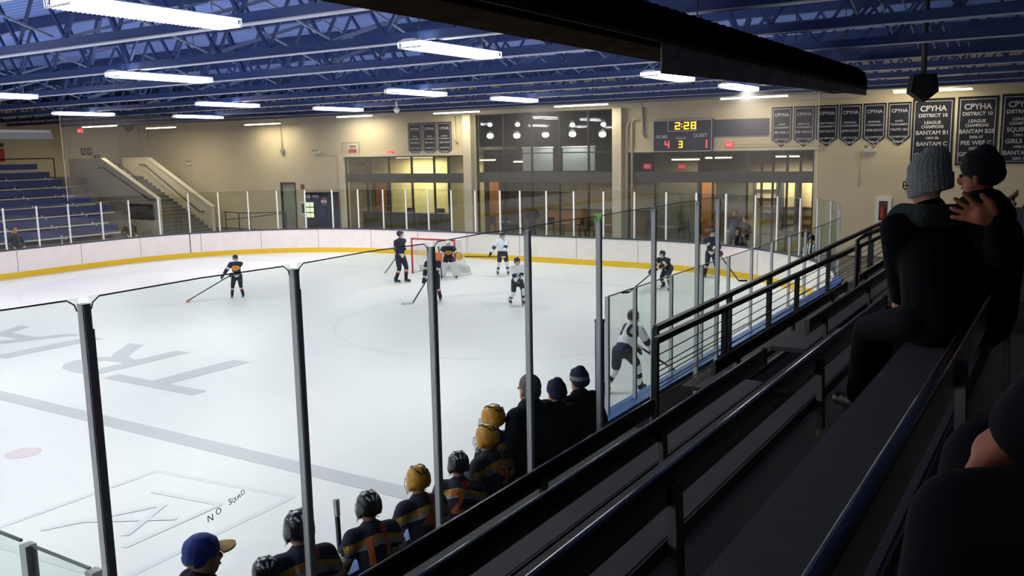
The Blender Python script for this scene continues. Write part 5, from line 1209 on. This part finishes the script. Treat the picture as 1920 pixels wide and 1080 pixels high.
def ribhat(J, r, mt, rx=.066, rz_=.072):
    """ribbed hat: closed lathe with vertical ribs and a folded brim"""
    S = J['S']; h = J['head']; hf, hl, hu = J['hf'], J['hl'], J['hu']; q = MB(); n = 96; prof = [(-.030, 1.0), (-.026, 1.05), (.0, 1.08), (.016, 1.09), (.020, 1.06), (.024, 1.02), (.05, .98), (.072, .86), (.088, .66), (.098, .42), (.104, .16), (.105, .02)]
    vs = []
    for z, s_ in prof:
        for j in range(n):
            a = 2 * PI * j / n; rr = s_ * (1 + .03 * math.cos(a * 26) * (1 if z > .024 else .5)) ; vs.append(h + hu * z * S * 1.0 - hf * (.008 + max(0, z - .05) * .35) * S + hf * math.cos(a) * .059 * S * rr + hl * math.sin(a) * .053 * S * rr + hu * (-.018 * S * (-math.cos(a)) if z < .02 else 0) * -.6)
    m_ = len(prof); fs = [(i * n + j, i * n + (j + 1) % n, (i + 1) * n + (j + 1) % n, (i + 1) * n + j) for i in range(m_ - 1) for j in range(n)] + [tuple(range((m_ - 1) * n, m_ * n)), tuple(reversed(range(n)))]
    q.add(vs, fs); o = q.build('knit_hat', mt, r, smooth=True); return o
ribhat(J, r, knit)
blob('scarf', [(J['neck'] + V((.03, .07, 0)) * S, J['neck'] + V((-.06, .05, -.0)) * S, .034 * S, .034 * S), (J['neck'] + V((-.06, .05, 0)) * S, J['neck'] + V((-.06, -.06, 0)) * S, .034 * S, .034 * S), (J['neck'] + V((-.06, -.06, 0)) * S, J['neck'] + V((.04, -.07, -.01)) * S, .034 * S, .034 * S),
               (J['neck'] + V((.03, .08, -.01)) * S, J['neck'] + V((.09, .06, -.1)) * S, .034 * S, .03 * S)], [], .012, [scarf_m], r)
q = MB()
for s_ in (1, -1):
    c = h + hf * .056 * S + hl * .02 * S * s_; q.tube([c + hl * .014 * S * math.cos(t * PI / 6) + hu * .011 * S * math.sin(t * PI / 6) for t in range(13)], .0018 * S, 5)
    q.tube([h + hf * .055 * S + hl * .034 * S * s_, h + hf * .0 * S + hl * .05 * S * s_], .0018 * S, 5)
q.build('glasses', dark_m, r)
# neighbour with a beanie, hand raised in front of the shoulder
bl = (4.30, 4.50, seatD); brz = math.radians(165); bH = 1.53
sh_w = V(bl) + V((0, 0, (.075 + .275) * bH)); tgt = M.Rotation(-brz, 3, 'Z') @ (V((4.395, 4.0, 3.875)) - sh_w) / bH
r, J, jk = seated('spectator', 'spectator in a black beanie behind the knit hat, open hand raised', bl, brz, bH, seatD, footD, coat_m, tuple(tgt), (.12, -.06, -.27), lean=0, hy=6, hp=4, fl=(.27, .1), fr=(.27, -.1), curl=.2, skin=skind_m, bodyvox=.006, spread=.8, bulk=1.25, eh=(-1, .2, -.6),
                   extra={'hdL': (M.Rotation(-brz, 3, 'Z') @ V((-.86, -.25, .30))).normalized(), 'hscL': 1.28, 'pnL': M.Rotation(-brz, 3, 'Z') @ V((.1, .8, .5))})
hat(J, r, mat('hat_black', '0d0d10', .95), 'beanie')
# dark-coated person at the lower right, hand resting on the lap
xE, zE = bx[4]; seatE = zE - .26; footE = zE - .69
el = (4.96, 1.28, seatE); erz = math.radians(178); eH = 1.62; sh_e = V(el) + V((math.sin(math.radians(4)) * -.44, 0, (.075 + .274) * eH)); te = M.Rotation(-erz, 3, 'Z') @ (V((4.62, 1.22, 3.83)) - sh_e) / eH; te2 = M.Rotation(-erz, 3, 'Z') @ (V((4.70, 1.45, 3.80)) - sh_e) / eH
r, J, jk = seated('spectator', 'dark-coated person at the lower right edge with one hand on the lap', el, erz, eH, seatE, footE, coat_m, tuple(te), tuple(te2), lean=4, fl=(.27, .1), fr=(.28, -.08), curl=.5, skin=skind_m, bodyvox=.007, spread=.4, bulk=1.2)
hat(J, r, hair_m, 'hair', nm='hair')
# people behind the far glass
def onlooker(label, loc, rz, H, coat, hairm, hy=0, hl=(.1, .12, -.22), hr=(.1, -.12, -.22)):
    J = skel(H, hipz=.52, lean=3, fl=(0, .08), fr=(0, -.08), hl=hl, hr=hr, hy=hy); r, jk = dressed('onlooker', label, loc, rz, J, coat, mat('trousers_dark', '15161a', .8), voxel=.02, bodyvox=.016); hat(J, r, hairm, 'hair', voxel=.014, nm='hair'); return r
onlooker('onlooker with light hair standing behind the far left glass', (-28.7, 18.0, -.03), 0, 1.75, mat('coat_grey', '33343a', .9), mat('hair_fair', '7a5a3a', .7))
onlooker('onlooker in dark clothes standing behind the glass near the low white wall', (-28.9, 22.9, -.03), -.2, 1.72, mat('coat_brown', '3a2a26', .9), hair_m)
onlooker('person in a blue top standing in front of the right windows behind the end glass', (-6.4, 33.4, -.03), -PI / 2, 1.8, mat('coat_blue', '2a3350', .9), hair_m)
onlooker('second person standing close beside the blue top behind the end glass', (-5.9, 33.1, -.03), -PI / 2 - .5, 1.6, mat('coat_taupe', '57473c', .9), hair_m)
onlooker('person standing inside the lobby near the tall window', (-17.0, 36.0, 0), -PI / 2, 1.7, coat_m, hair_m)
